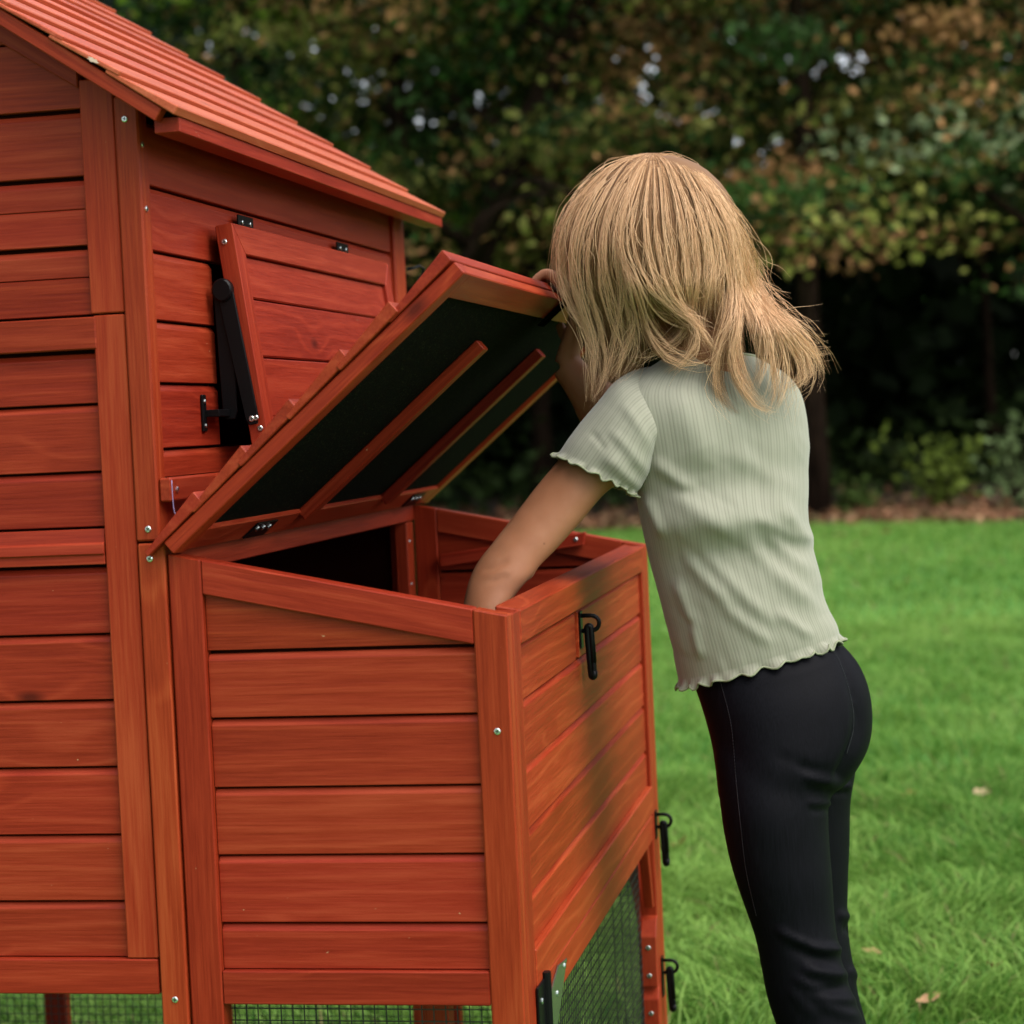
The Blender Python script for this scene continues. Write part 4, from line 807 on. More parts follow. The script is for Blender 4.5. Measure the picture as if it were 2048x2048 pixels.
# ------------------------------------------------------------------ hair: strands grown along hand-set guide locks
def hair_mat():
    m, t, b, N, L = newmat('blond_hair'); a = N.new('ShaderNodeAttribute'); a.attribute_name = 'tint'
    L.new(a.outputs['Color'], b.inputs['Base Color']); setp(b, Roughness=0.42); b.inputs['Specular IOR Level'].default_value = 0.35
    tr = N.new('ShaderNodeBsdfTranslucent'); L.new(a.outputs['Color'], tr.inputs[0]); mx = N.new('ShaderNodeMixShader'); mx.inputs[0].default_value = 0.22
    L.new(b.outputs[0], mx.inputs[1]); L.new(tr.outputs[0], mx.inputs[2]); L.new(mx.outputs[0], N['Material Output'].inputs[0]); return m
HAIR = hair_mat()
def c3(x, y): return 1000 + x / 2.415, 250 + y / 2.415
G = [  # (points read on an enlarged view of the head, falls: L = beside the face, B = over the back, N = at the nape)
    ([(700, 150), (520, 225), (400, 330), (322, 460), (285, 620), (300, 760), (345, 880), (405, 980), (440, 1100), (435, 1330)], 'L'),
    ([(703, 150), (560, 230), (450, 340), (385, 480), (350, 640), (370, 800), (420, 950), (455, 1100), (450, 1250), (440, 1330)], 'L'),
    ([(707, 150), (600, 225), (510, 345), (450, 490), (425, 650), (440, 800), (480, 950), (505, 1080), (500, 1190), (480, 1290)], 'L'),
    ([(711, 150), (630, 228), (555, 355), (510, 510), (500, 670), (520, 810), (560, 950), (590, 1070), (570, 1160), (540, 1230)], 'L'),
    ([(715, 150), (655, 230), (595, 360), (560, 520), (565, 680), (600, 820), (640, 950), (660, 1060), (630, 1150), (590, 1210)], 'L'),
    ([(716, 150), (660, 230), (605, 360), (578, 520), (580, 680), (585, 830), (565, 980), (535, 1110), (495, 1230), (445, 1340)], 'L'),
    ([(717, 150), (665, 231), (612, 361), (588, 520), (600, 680), (640, 830), (655, 950), (625, 1060), (575, 1160), (525, 1245)], 'L'),
    ([(718, 150), (675, 232), (625, 362), (590, 520), (600, 650), (650, 770), (690, 900), (725, 1010), (800, 1110), (870, 1150), (1000, 1150), (1045, 1120)], 'B'),
    ([(720, 150), (695, 235), (660, 368), (640, 520), (670, 660), (740, 800), (830, 890), (930, 935), (985, 960)], 'B'),
    ([(723, 150), (722, 238), (705, 372), (700, 530), (730, 690), (790, 820), (870, 910), (950, 960), (940, 1080), (870, 1150), (810, 1200)], 'B'),
    ([(726, 150), (750, 240), (750, 380), (755, 540), (785, 700), (835, 830), (900, 915), (960, 970), (1010, 1050), (1065, 1110)], 'B'),
    ([(730, 150), (785, 242), (800, 385), (815, 540), (840, 700), (870, 820), (905, 910), (950, 950), (965, 1010)], 'N'),
    ([(734, 150), (815, 245), (850, 388), (875, 545), (895, 700), (905, 820), (915, 910), (890, 985), (840, 1050), (760, 1100), (640, 1150)], 'N'),
    ([(738, 150), (845, 246), (900, 390), (935, 545), (950, 690), (945, 810), (930, 900), (945, 980), (985, 1050)], 'N'),
    ([(742, 149), (870, 246), (945, 388), (990, 545), (1010, 690), (1000, 810), (985, 900), (985, 990)], 'N'),
    ([(746, 148), (890, 246), (985, 388), (1040, 545), (1065, 690), (1060, 810), (1050, 890), (1060, 960)], 'N'),
    ([(750, 148), (905, 244), (1015, 385), (1080, 540), (1105, 690), (1115, 810), (1110, 930), (1060, 1060), (1030, 1200), (1050, 1320), (1095, 1395)], 'B'),
    ([(753, 147), (915, 243), (1035, 380), (1105, 530), (1135, 690), (1150, 800), (1150, 950), (1115, 1090), (1145, 1220), (1215, 1330), (1290, 1390), (1335, 1380)], 'B'),
    ([(757, 147), (925, 242), (1050, 378), (1120, 520), (1150, 680), (1170, 790), (1240, 920), (1270, 1060), (1260, 1170), (1225, 1250)], 'B'),
    ([(760, 146), (932, 241), (1060, 375), (1130, 515), (1160, 660), (1185, 780), (1260, 920), (1305, 1060), (1325, 1200), (1335, 1320), (1300, 1392)], 'B'),
    ([(764, 146), (940, 241), (1068, 373), (1137, 510), (1172, 650), (1205, 780), (1285, 910), (1350, 1040), (1380, 1150), (1370, 1270), (1340, 1370)], 'B'),
    ([(767, 145), (946, 240), (1074, 372), (1143, 508), (1182, 645), (1218, 780), (1295, 900), (1375, 1010), (1440, 1110), (1480, 1200), (1440, 1265), (1390, 1270)], 'B'),
    ([(770, 145), (950, 240), (1078, 371), (1148, 506), (1188, 642), (1225, 780), (1300, 900), (1390, 1000), (1465, 1090), (1500, 1160), (1500, 1240), (1460, 1270)], 'B'),
    ([(772, 145), (953, 240), (1081, 370), (1151, 505), (1192, 640), (1230, 775), (1300, 890), (1400, 990), (1490, 1080), (1540, 1130), (1585, 1100)], 'B'),
    ([(774, 145), (955, 240), (1083, 370), (1153, 505), (1195, 638), (1232, 772), (1300, 880), (1380, 960), (1440, 1005), (1500, 1075), (1550, 1160), (1560, 1215)], 'B'),
    ([(776, 145), (957, 240), (1085, 370), (1155, 504), (1198, 636), (1235, 770), (1295, 880), (1345, 945), (1410, 965), (1470, 962), (1487, 990)], 'B'),
]
def hair_depth(cx, cy, kind):
    q = 1 - ((cx - 735) / 505) ** 2 - (np.maximum(0, 600 - cy) / 462) ** 2
    d0 = 2.668 - .122 * np.sqrt(np.clip(q, 0.0, 1))
    if kind == 'L': e = 2.672 - .07 * np.sqrt(np.clip(1 - ((cx - 735) / 505) ** 2, 0, 1)); tt = np.clip((cy - 560) / 560, 0, 1)
    elif kind == 'N': e = 2.59 + 0 * cx; tt = np.clip((cy - 750) / 200, 0, 1)
    else: e = 2.667 - .103 * np.sqrt(np.clip(1 - ((cx - 1080) / 640) ** 2, 0.05, 1)); tt = np.clip((cy - 760) / 240, 0, 1)
    tt = tt * tt * (3 - 2 * tt)
    return d0 * (1 - tt) + e * tt
NP_ = 16
def sample(g, n=NP_):
    pts = np.array(g[0], float); seg = np.concatenate([[0], np.cumsum(np.linalg.norm(np.diff(pts, axis=0), axis=1))]); fine = spline(pts, 200)
    sf = np.concatenate([[0], np.cumsum(np.linalg.norm(np.diff(fine, axis=0), axis=1))]); u = np.linspace(0, sf[-1], n)
    return np.stack([np.interp(u, sf, fine[:, 0]), np.interp(u, sf, fine[:, 1])], 1)
for g_ in G:
    dm_ = lambda x: 600 - 464 * math.sqrt(max(0, 1 - ((x - 737) / 505) ** 2)); e_ = g_[0][1][0] - 737
    g_[0][0] = (737 + e_ * .16, dm_(737 + e_ * .16)); g_[0].insert(1, (737 + e_ * .55, dm_(737 + e_ * .55) + 10 + 34 * max(0, 1 - abs(e_) / 120)))
    if abs(e_) > 120: g_[0][2] = (g_[0][2][0], (g_[0][2][1] + dm_(g_[0][2][0]) + 6) / 2)
GS = [sample(g) for g in G]
def to_world(c, kind, dd=0.0):
    d = hair_depth(c[:, 0], c[:, 1], kind) + dd; x, y = c3(c[:, 0], c[:, 1])
    return CAM + np.stack([(x - 1024) / FPX, -(y - 1024) / FPX, np.ones_like(x)], 1) @ CR.T * np.asarray(d)[:, None]
hg = np.random.default_rng(21); tt = np.linspace(0, 1, NP_)
HV, HF, HCOL = [], [], []; hb = 0
def add_strand(W_, r, col):
    """three-sided tapering tube"""
    global hb
    m = len(W_); T = np.gradient(W_, axis=0); T /= np.linalg.norm(T, axis=1)[:, None] + 1e-9
    s1 = np.cross(T, FW + 0.2 * UPV); s1 /= np.linalg.norm(s1, axis=1)[:, None] + 1e-9; s2 = np.cross(T, s1)
    rr = (r * np.clip(np.minimum(1.0, (1.02 - np.linspace(0, 1, m)) * 3.0), .18, 1))[:, None]
    a0 = hg.uniform(0, 6.28); V = np.stack([W_ + rr * (math.cos(a) * s1 + math.sin(a) * s2) for a in (a0, a0 + 2.094, a0 + 4.189)], 1).reshape(-1, 3)
    i = np.arange(m - 1)[:, None] * 3; j = np.arange(3)[None]; j2 = (j + 1) % 3
    HF.append((np.stack([i + j, i + j2, i + 3 + j2, i + 3 + j], -1).reshape(-1, 4) + hb)); HV.append(V); HCOL.append(np.repeat(col, 3, 0)); hb += 3 * m
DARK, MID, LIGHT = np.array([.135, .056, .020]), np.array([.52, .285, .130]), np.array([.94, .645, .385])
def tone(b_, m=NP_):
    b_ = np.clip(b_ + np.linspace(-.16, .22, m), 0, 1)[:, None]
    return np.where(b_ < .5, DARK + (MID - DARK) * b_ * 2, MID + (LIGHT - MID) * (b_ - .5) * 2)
def smooth_noise(n, amp, k=4):
    ks = hg.normal(0, 1, (k, 2)); return np.interp(np.linspace(0, 1, n), np.linspace(0, 1, k), ks[:, 0]) * amp, np.interp(np.linspace(0, 1, n), np.linspace(0, 1, k), ks[:, 1]) * amp
ng = len(G); clumpcol = hg.normal(.50, .21, ng * 9)
sub = []                                                   # sub-locks between the guides: what the eye reads as strands
for i in range(ng - 1):
    for k in range(9):
        w_ = (k + hg.uniform(.1, .9)) / 9; sub.append((i, w_))
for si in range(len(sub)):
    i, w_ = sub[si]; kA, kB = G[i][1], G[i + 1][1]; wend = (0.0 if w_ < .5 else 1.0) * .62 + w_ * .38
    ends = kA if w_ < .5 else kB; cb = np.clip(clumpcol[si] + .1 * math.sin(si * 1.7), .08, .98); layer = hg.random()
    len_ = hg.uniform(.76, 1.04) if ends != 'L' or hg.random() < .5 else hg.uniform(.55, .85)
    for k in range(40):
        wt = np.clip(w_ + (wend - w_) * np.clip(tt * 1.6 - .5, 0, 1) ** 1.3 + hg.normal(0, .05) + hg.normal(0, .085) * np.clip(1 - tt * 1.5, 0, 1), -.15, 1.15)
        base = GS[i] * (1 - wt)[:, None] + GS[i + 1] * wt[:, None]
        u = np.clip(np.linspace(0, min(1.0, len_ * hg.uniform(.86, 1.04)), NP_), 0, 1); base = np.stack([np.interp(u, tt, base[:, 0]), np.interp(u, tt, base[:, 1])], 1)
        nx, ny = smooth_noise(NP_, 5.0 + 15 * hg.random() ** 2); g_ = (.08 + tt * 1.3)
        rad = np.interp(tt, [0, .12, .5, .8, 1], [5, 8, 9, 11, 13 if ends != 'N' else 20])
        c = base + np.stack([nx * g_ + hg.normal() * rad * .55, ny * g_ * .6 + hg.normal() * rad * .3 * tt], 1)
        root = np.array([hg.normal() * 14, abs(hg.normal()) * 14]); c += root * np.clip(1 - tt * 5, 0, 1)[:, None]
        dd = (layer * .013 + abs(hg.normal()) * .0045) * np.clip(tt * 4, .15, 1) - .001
        add_strand(to_world(c, ends, dd), hg.uniform(.00018, .00032), tone(np.clip((cb - (.30 * np.clip((tt - .5) / .3, 0, 1) if ends == 'L' else 0)) * np.linspace(.7, 1, NP_) + .15 * np.linspace(1, 0, NP_) + hg.normal(0, .13) - layer * .34 * np.linspace(.15, 1.2, NP_), 0.02, 1)))  # inner layers and lower left ends darkened: shade put into the tone
# pale streaks lying on top
for si in range(46):
    i = hg.integers(1, ng - 1); w_ = hg.uniform(.05, .95); kk = G[i if w_ < .5 else i - 1][1]; t0 = hg.uniform(0, .3); t1 = hg.uniform(.75, 1.0); b_ = hg.uniform(.72, .98); wx, wy = smooth_noise(NP_, 11)
    for k in range(15):
        u = np.linspace(t0, min(1, t1 * hg.uniform(.93, 1.03)), NP_); wt = w_ + hg.normal(0, .012) + (round(w_) - w_) * .55 * np.clip(u * 1.6 - .6, 0, 1); c0 = GS[i - 1] * 1.0; c1 = GS[i]
        c = np.stack([np.interp(u, tt, c0[:, q]) * (1 - wt) + np.interp(u, tt, c1[:, q]) * wt for q in (0, 1)], 1); nx, ny = smooth_noise(NP_, 3.5)
        c = c + np.stack([nx + wx, ny * .5 + wy * .5], 1) * np.clip(tt * 1.2, 0, 1)[:, None] + np.array([hg.normal() * 2.6, 0])
        add_strand(to_world(c, kk, -.0022 - abs(hg.normal()) * .0012), hg.uniform(.00018, .00030), tone(np.clip(b_ + hg.normal(0, .07), 0, 1)))
# loose, frizzy and fly-away hairs
for k in range(950):
    i = hg.integers(0, ng); g = GS[i].copy(); s0 = hg.uniform(.0, .6); u = np.linspace(s0, min(1.0, s0 + hg.uniform(.3, .75)), NP_); c = np.stack([np.interp(u, tt, g[:, 0]), np.interp(u, tt, g[:, 1])], 1)
    nx, ny = smooth_noise(NP_, hg.uniform(8, 46), 5); out = (c - np.array([735, 600])); out /= np.linalg.norm(out, axis=1)[:, None] + 1e-6
    c = c + np.stack([nx, ny], 1) * (tt ** 1.1)[:, None] + out * (hg.uniform(-6, 18) * np.sin(tt * 3.14))[:, None]
    add_strand(to_world(c, G[i][1], -.003 - hg.uniform(0, .010) * tt), hg.uniform(.0002, .00034), tone(hg.uniform(.6, 1)))
for k in range(330):                                       # halo round the outline and the flicked ends
    q_ = hg.random()
    if q_ < .42: i = hg.integers(0, 3); s0 = hg.uniform(0, .35); ln_ = hg.uniform(.15, .5); lift = abs(hg.normal(0, 26)) + 4
    elif q_ < .58: i = hg.integers(3, ng - 6); s0 = hg.uniform(0, .02); ln_ = hg.uniform(.12, .3); lift = abs(hg.normal(0, 22)) + 4
    else: i = hg.integers(ng - 7, ng); s0 = hg.uniform(.15, .7); ln_ = hg.uniform(.2, .45); lift = abs(hg.normal(0, 46)) + 5
    u = np.linspace(s0, min(1.0, s0 + ln_), NP_); c = np.stack([np.interp(u, tt, GS[i][:, 0]), np.interp(u, tt, GS[i][:, 1])], 1)
    T_ = np.gradient(c, axis=0); T_ /= np.linalg.norm(T_, axis=1)[:, None] + 1e-6; Nr = np.stack([-T_[:, 1], T_[:, 0]], 1); sg = np.sign(((c - np.array([735, 600])) * Nr).sum(1).mean()) or 1
    nx, ny = smooth_noise(NP_, hg.uniform(4, 16), 5); prof = np.sin(np.clip(tt * hg.uniform(1.2, 3.1), 0, 3.14)) if hg.random() < .6 else tt ** 1.4 * 1.5
    c = c + Nr * sg * (lift * prof)[:, None] + np.stack([nx, ny], 1) * tt[:, None]
    add_strand(to_world(c, 'B' if i > 5 else 'L', hg.uniform(-.012, .03)), hg.uniform(.00024, .00036), tone(hg.uniform(.55, 1)))
# curtain behind the left locks, over the ear and neck; shade put into its tone
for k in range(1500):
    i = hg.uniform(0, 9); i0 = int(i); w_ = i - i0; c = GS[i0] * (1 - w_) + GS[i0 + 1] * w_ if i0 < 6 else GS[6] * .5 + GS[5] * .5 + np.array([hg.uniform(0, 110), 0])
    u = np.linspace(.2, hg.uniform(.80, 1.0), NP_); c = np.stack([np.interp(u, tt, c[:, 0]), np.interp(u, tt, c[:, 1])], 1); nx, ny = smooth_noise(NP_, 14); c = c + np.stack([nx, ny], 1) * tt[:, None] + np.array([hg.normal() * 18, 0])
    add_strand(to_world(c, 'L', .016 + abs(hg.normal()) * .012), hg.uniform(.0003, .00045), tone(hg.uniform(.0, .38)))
# far side of the head (hangs beside the hidden face)
for k in range(2200):
    i = hg.uniform(0, ng - 1.01); i0 = int(i); w_ = i - i0; base = GS[i0] * (1 - w_) + GS[i0 + 1] * w_
    c = np.stack([735 + (base[:, 0] - 735) * .9, base[:, 1]], 1); u = np.linspace(0, hg.uniform(.62, .8), NP_); c = np.stack([np.interp(u, tt, c[:, 0]), np.interp(u, tt, c[:, 1])], 1)
    nx, ny = smooth_noise(NP_, 12); c += np.stack([nx, ny], 1) * tt[:, None]; d = hair_depth(c[:, 0], c[:, 1], 'L'); dd = 2 * (2.672 - np.minimum(d, 2.668)) * .93
    add_strand(to_world(c, 'L', dd + abs(hg.normal()) * .004), .0005, tone(hg.uniform(.1, .8)))
# under-layer: closes the mass so that no scalp shows between the locks
for (side, ids, cut) in ((0, range(ng), .60), (1, range(ng), .58)):
    rows = []
    for i in ids:
        g = GS[i] if side == 0 else np.stack([735 + (GS[i][:, 0] - 735) * .9, GS[i][:, 1]], 1)
        u = np.linspace(0.0, cut, 16); c = np.stack([np.interp(u, tt, g[:, 0]), np.interp(u, tt, g[:, 1])], 1); d = hair_depth(c[:, 0], c[:, 1], 'L')
        x, y = c3(735 + (c[:, 0] - 735) * .95, c[:, 1] + 22 * np.linspace(1, .3, 16)); d = d + .013 if side == 0 else d + 2 * (2.672 - np.minimum(d, 2.668)) * .90
        rows.append(CAM + np.stack([(x - 1024) / FPX, -(y - 1024) / FPX, np.ones_like(x)], 1) @ CR.T * d[:, None])
    A = np.array(rows); m, n = A.shape[:2]; i = np.arange(m - 1)[:, None] * n; j = np.arange(n - 1)[None]
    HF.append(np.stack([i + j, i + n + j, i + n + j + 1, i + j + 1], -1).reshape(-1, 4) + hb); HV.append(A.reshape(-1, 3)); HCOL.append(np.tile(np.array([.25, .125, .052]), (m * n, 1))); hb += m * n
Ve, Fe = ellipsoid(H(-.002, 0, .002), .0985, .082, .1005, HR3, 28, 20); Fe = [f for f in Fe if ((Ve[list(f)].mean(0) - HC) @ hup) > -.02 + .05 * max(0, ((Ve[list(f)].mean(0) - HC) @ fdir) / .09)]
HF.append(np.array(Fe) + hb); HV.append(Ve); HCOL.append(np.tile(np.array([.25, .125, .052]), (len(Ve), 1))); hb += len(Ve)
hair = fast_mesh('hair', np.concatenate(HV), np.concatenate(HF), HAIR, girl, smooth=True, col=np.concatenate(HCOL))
# ------------------------------------------------------------------ ground
def gpt(px, d):                                             # ground point under pixel column px at camera depth d
    v = CAM + CR @ np.array([(px - 1024) / FPX, 0, 1.0]) * d; return np.array([v[0], v[1], 0.0])
def leafy(name, rough=0.6, trans=0.3, spec=0.3):
    m, t, b, N, L = newmat(name); a = N.new('ShaderNodeAttribute'); a.attribute_name = 'tint'; L.new(a.outputs['Color'], b.inputs['Base Color']); setp(b, Roughness=rough); b.inputs['Specular IOR Level'].default_value = spec
    tr = N.new('ShaderNodeBsdfTranslucent'); L.new(a.outputs['Color'], tr.inputs[0]); mx = N.new('ShaderNodeMixShader'); mx.inputs[0].default_value = trans
    L.new(b.outputs[0], mx.inputs[1]); L.new(tr.outputs[0], mx.inputs[2]); L.new(mx.outputs[0], N['Material Output'].inputs[0]); return m
GRASS = leafy('grass_blade', 0.5, 0.42, 0.18); LEAF = leafy('tree_leaf', 0.55, 0.30, 0.10); LITTER = leafy('dry_leaf', 0.8, 0.12, 0.2)
def turf_mat():
    m, t, b, N, L = newmat('turf'); tc = N.new('ShaderNodeTexCoord')
    n = N.new('ShaderNodeTexNoise'); n.inputs['Scale'].default_value = 26; n.inputs['Detail'].default_value = 6; L.new(tc.outputs['Object'], n.inputs['Vector'])
    n2 = N.new('ShaderNodeTexNoise'); n2.inputs['Scale'].default_value = 0.9; n2.inputs['Detail'].default_value = 3; L.new(tc.outputs['Object'], n2.inputs['Vector'])
    r = ramp(N, [(0.3, (0.030, 0.11, 0.008)), (0.7, (0.08, 0.25, 0.02))]); L.new(math_n(N, L, 'MULTIPLY_ADD', n2.outputs[0], .5, math_n(N, L, 'MULTIPLY', n.outputs[0], .5)), r.inputs[0])
    L.new(r.outputs[0], b.inputs['Base Color']); setp(b, Roughness=0.9); return m
tag(mesh('lawn', [(-500, -300, 0), (500, -300, 0), (500, 600, 0), (-500, 600, 0)], [(0, 1, 2, 3)], turf_mat()), kind='structure')
EA, EB = gpt(1230, 20.3), gpt(2048, 18.9); EDIR = (EB - EA) / np.linalg.norm(EB - EA); ENRM = np.array([-EDIR[1], EDIR[0], 0])
gg = np.random.default_rng(5)
def edge_off(s): return .18 * np.sin(s * 1.1) + .10 * np.sin(s * 2.7 + 1) + .05 * np.sin(s * 7.1)
def soil_mat():
    m, t, b, N, L = newmat('forest_soil'); tc = N.new('ShaderNodeTexCoord'); n = N.new('ShaderNodeTexNoise'); n.inputs['Scale'].default_value = 7; n.inputs['Detail'].default_value = 8; L.new(tc.outputs['Object'], n.inputs['Vector'])
    r = ramp(N, [(0.3, (0.018, 0.011, 0.006)), (0.6, (0.055, 0.034, 0.018)), (0.8, (0.10, 0.055, 0.028))]); L.new(n.outputs[0], r.inputs[0]); L.new(r.outputs[0], b.inputs['Base Color']); setp(b, Roughness=0.95); return m
ss = np.linspace(-40, 45, 171); V = []; F = []
for i, s in enumerate(ss):
    a = EA + EDIR * s + ENRM * edge_off(s); V.append((a[0], a[1], 0.006)); q_ = EA + EDIR * s + ENRM * 40; V.append((q_[0], q_[1], 0.006))
for i in range(len(ss) - 1): F.append((2 * i, 2 * i + 2, 2 * i + 3, 2 * i + 1))
tag(mesh('forest_floor', V, F, soil_mat()), kind='structure')

# ------------------------------------------------------------------ grass: every blade a folded strip, longer and thicker where it grows in tufts
def field(x, y, s, seed):
    g = np.random.default_rng(seed); h = 0
    for k in range(7):
        a = g.uniform(0, 6.28); f = s * g.uniform(.5, 2.2); h = h + np.sin((x * math.cos(a) + y * math.sin(a)) * f + g.uniform(0, 6.28))
    return h / 3.2
def blades(n, d0, d1, wid, hgt):
    d = np.sqrt(gg.uniform(d0 ** 2, d1 ** 2, n)); px = np.where(gg.random(n) < .84, gg.uniform(-380, 2430, n), gg.uniform(-1800, 4300, n))
    v = CAM[None] + np.stack([(px - 1024) / FPX * d, np.zeros(n), d], 1) @ CR.T; x, y = v[:, 0], v[:, 1]
    s = (x - EA[0]) * EDIR[0] + (y - EA[1]) * EDIR[1]; off = (x - EA[0]) * ENRM[0] + (y - EA[1]) * ENRM[1]
    k = off < edge_off(s) + gg.normal(0, .07, n); x, y, d = x[k], y[k], d[k]; n = len(x)
    cl = field(x, y, 9.0, 2); br = field(x, y, 2.2, 3); h = hgt * gg.uniform(.55, 1.25, n) * (1 + .28 * cl); w_ = wid * gg.uniform(.7, 1.3, n)
    a = gg.uniform(0, 6.28, n) * .6 + 3.0 * field(x, y, 4.0, 8); ln = gg.uniform(.45, 1.5, n) * h
    ux, uy = np.cos(a), np.sin(a); fx = gg.uniform(0, 6.28, n); sx, sy = np.cos(fx) * w_ / 2, np.sin(fx) * w_ / 2
    z0 = np.zeros(n)
    p = [np.stack([x - sx, y - sy, z0], 1), np.stack([x + sx, y + sy, z0], 1), np.stack([x + ux * ln * .35 + sx * .8, y + uy * ln * .35 + sy * .8, h * .62], 1), np.stack([x + ux * ln * .35 - sx * .8, y + uy * ln * .35 - sy * .8, h * .62], 1),
         np.stack([x + ux * ln + sx * .12, y + uy * ln + sy * .12, h * gg.uniform(.72, 1.0, n)], 1)]; p.append(p[4] - np.stack([sx * .24, sy * .24, z0], 1))
    V = np.stack(p, 1).reshape(-1, 3); i0 = (np.arange(n) * 6)[:, None]
    F = np.concatenate([i0 + np.array([[0, 1, 2, 3]]), i0 + np.array([[3, 2, 4, 5]])])
    t_ = np.clip(0.56 + .20 * br + gg.normal(0, .28, n), 0, 1)[:, None]; lo, hi = np.array([.045, .160, .012]), np.array([.250, .405, .085]); c = lo + (hi - lo) * t_
    dry = gg.random(n) < .02; c[dry] = np.array([.28, .22, .10]); cc = np.repeat(c[:, None], 6, 1); cc[:, :2] *= .8; cc[:, 4:] *= 1.2  # blade bases darkened: self-shadow put into the colour; tips lighter
    return V, F, cc.reshape(-1, 3)
parts = [blades(17000, 2.4, 3.7, .0035, .052), blades(80000, 3.7, 6.2, .0052, .060), blades(70000, 6.2, 10.5, .0050, .055), blades(65000, 10.5, 20.6, .0100, .055)]
o_ = np.cumsum([0] + [len(p[0]) for p in parts])
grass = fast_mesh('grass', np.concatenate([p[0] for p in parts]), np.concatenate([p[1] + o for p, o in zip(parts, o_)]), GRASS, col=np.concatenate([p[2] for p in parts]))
tag(grass, kind='stuff')

# ------------------------------------------------------------------ fallen leaves on the lawn
def fallen_leaf(px, py, size, col, label, rot, curl):
    d = None; r = CR @ np.array([(px - 1024) / FPX, -(py - 1024) / FPX, 1.0]); t_ = (0.035 - CAM[2]) / r[2]; c = CAM + r * t_; n = 22; V = [(0, 0, 0)]; F = []
    g = np.random.default_rng(int(px)); cols = [np.array(col) * .8]
    for k in range(n):
        a = 2 * math.pi * k / n; lob = .62 + .30 * abs(math.cos(a * 2.5)) ** .7 * (1 if k % 2 else .86) + g.uniform(-.06, .06); x, y = lob * math.cos(a) * 1.25, lob * math.sin(a) * .85
        V.append((x * size, y * size, size * (curl * (y * y + .35 * x * x) + g.uniform(-.06, .06)))); cols.append(np.array(col) * g.uniform(.75, 1.2))
    for k in range(n): F.append((0, 1 + k, 1 + (k + 1) % n))
    V = np.array(V); M = Matrix.Translation(Vector(c)) @ Matrix.Rotation(rot, 4, 'Z') @ Matrix.Rotation(g.uniform(-.5, .5), 4, 'X') @ Matrix.Rotation(g.uniform(-.35, .35), 4, 'Y')
    o = fast_mesh('fallen_leaf', V, np.array(F), LITTER, smooth=True, col=np.array(cols), M=M); tag(o, label, 'leaf', 'fallen leaves on the lawn')
TAN, RUST, BUFF = (.46, .27, .14), (.30, .12, .05), (.52, .38, .22)
for a in ((1744, 1908, .020, TAN, 'small tan leaf with upturned ends on the grass just right of the black leggings', .2, .75), (1860, 1998, .026, TAN, 'broad ragged tan leaf on the grass at the bottom of the lawn', 1.0, .3),
          (1987, 1938, .022, RUST, 'upright rust brown leaf on the grass near the lower right edge', 1.7, 1.2), (1821, 1590, .022, RUST, 'small rust leaf on the grass level with the thighs of the girl', .5, .5),
          (1962, 1586, .026, BUFF, 'pale buff leaf on the grass near the right edge halfway down the lawn', 2.2, .4), (1361, 1690, .026, RUST, 'dark rust leaf on the grass between the upper latch and the leggings', 1.3, .9),
          (1681, 1070, .055, BUFF, 'leftmost buff leaf at the far edge of the lawn behind the shirt', .3, .3), (1733, 1066, .05, TAN, 'middle tan leaf at the far edge of the lawn close to the litter', .9, .3),
          (1775, 1064, .055, TAN, 'rightmost tan leaf at the far edge of the lawn close to the litter', 2.0, .4), (1713, 1088, .045, BUFF, 'buff leaf on the far lawn a little nearer than the others', 1.5, .3)): fallen_leaf(*a)

# ------------------------------------------------------------------ leaf litter along the wood edge
def leaf_quads(C, size, g, cols, flat=0.0, aspect=.6):
    """diamond leaves at centres C with random tilt"""
    n = len(C); a = g.normal(0, 1, (n, 3)); a[:, 2] *= (1 - flat); a /= np.linalg.norm(a, axis=1)[:, None]; b = g.normal(0, 1, (n, 3)); b[:, 2] *= (1 - flat * .6); b -= a * (a * b).sum(1)[:, None]; b /= np.linalg.norm(b, axis=1)[:, None]
    s = (size * g.uniform(.6, 1.3, n))[:, None]; V = np.stack([C - a * s * .5, C + b * s * aspect * .5 - a * s * .05, C + a * s * .5, C - b * s * aspect * .5 - a * s * .05], 1).reshape(-1, 3)
    return V, np.arange(n * 4).reshape(-1, 4), np.repeat(cols, 4, 0)
n = 9000; s = gg.uniform(-14, 16, n); off = np.abs(gg.normal(0, 1, n)) ** 1.2 * 2.2 - .15; C = EA[None] + EDIR[None] * s[:, None] + ENRM[None] * (edge_off(s) + off)[:, None]; C[:, 2] = .03 + gg.uniform(0, .05, n)
pal = np.array([[.24, .12, .06], [.16, .075, .035], [.34, .20, .11], [.12, .08, .035], [.28, .13, .07]]); cols = pal[gg.integers(0, 5, n)] * gg.uniform(.6, 1.2, (n, 1))
V, F, c = leaf_quads(C, .13, gg, cols, .55); lit = fast_mesh('leaf_litter', V, F, LITTER, col=c); tag(lit, kind='stuff')

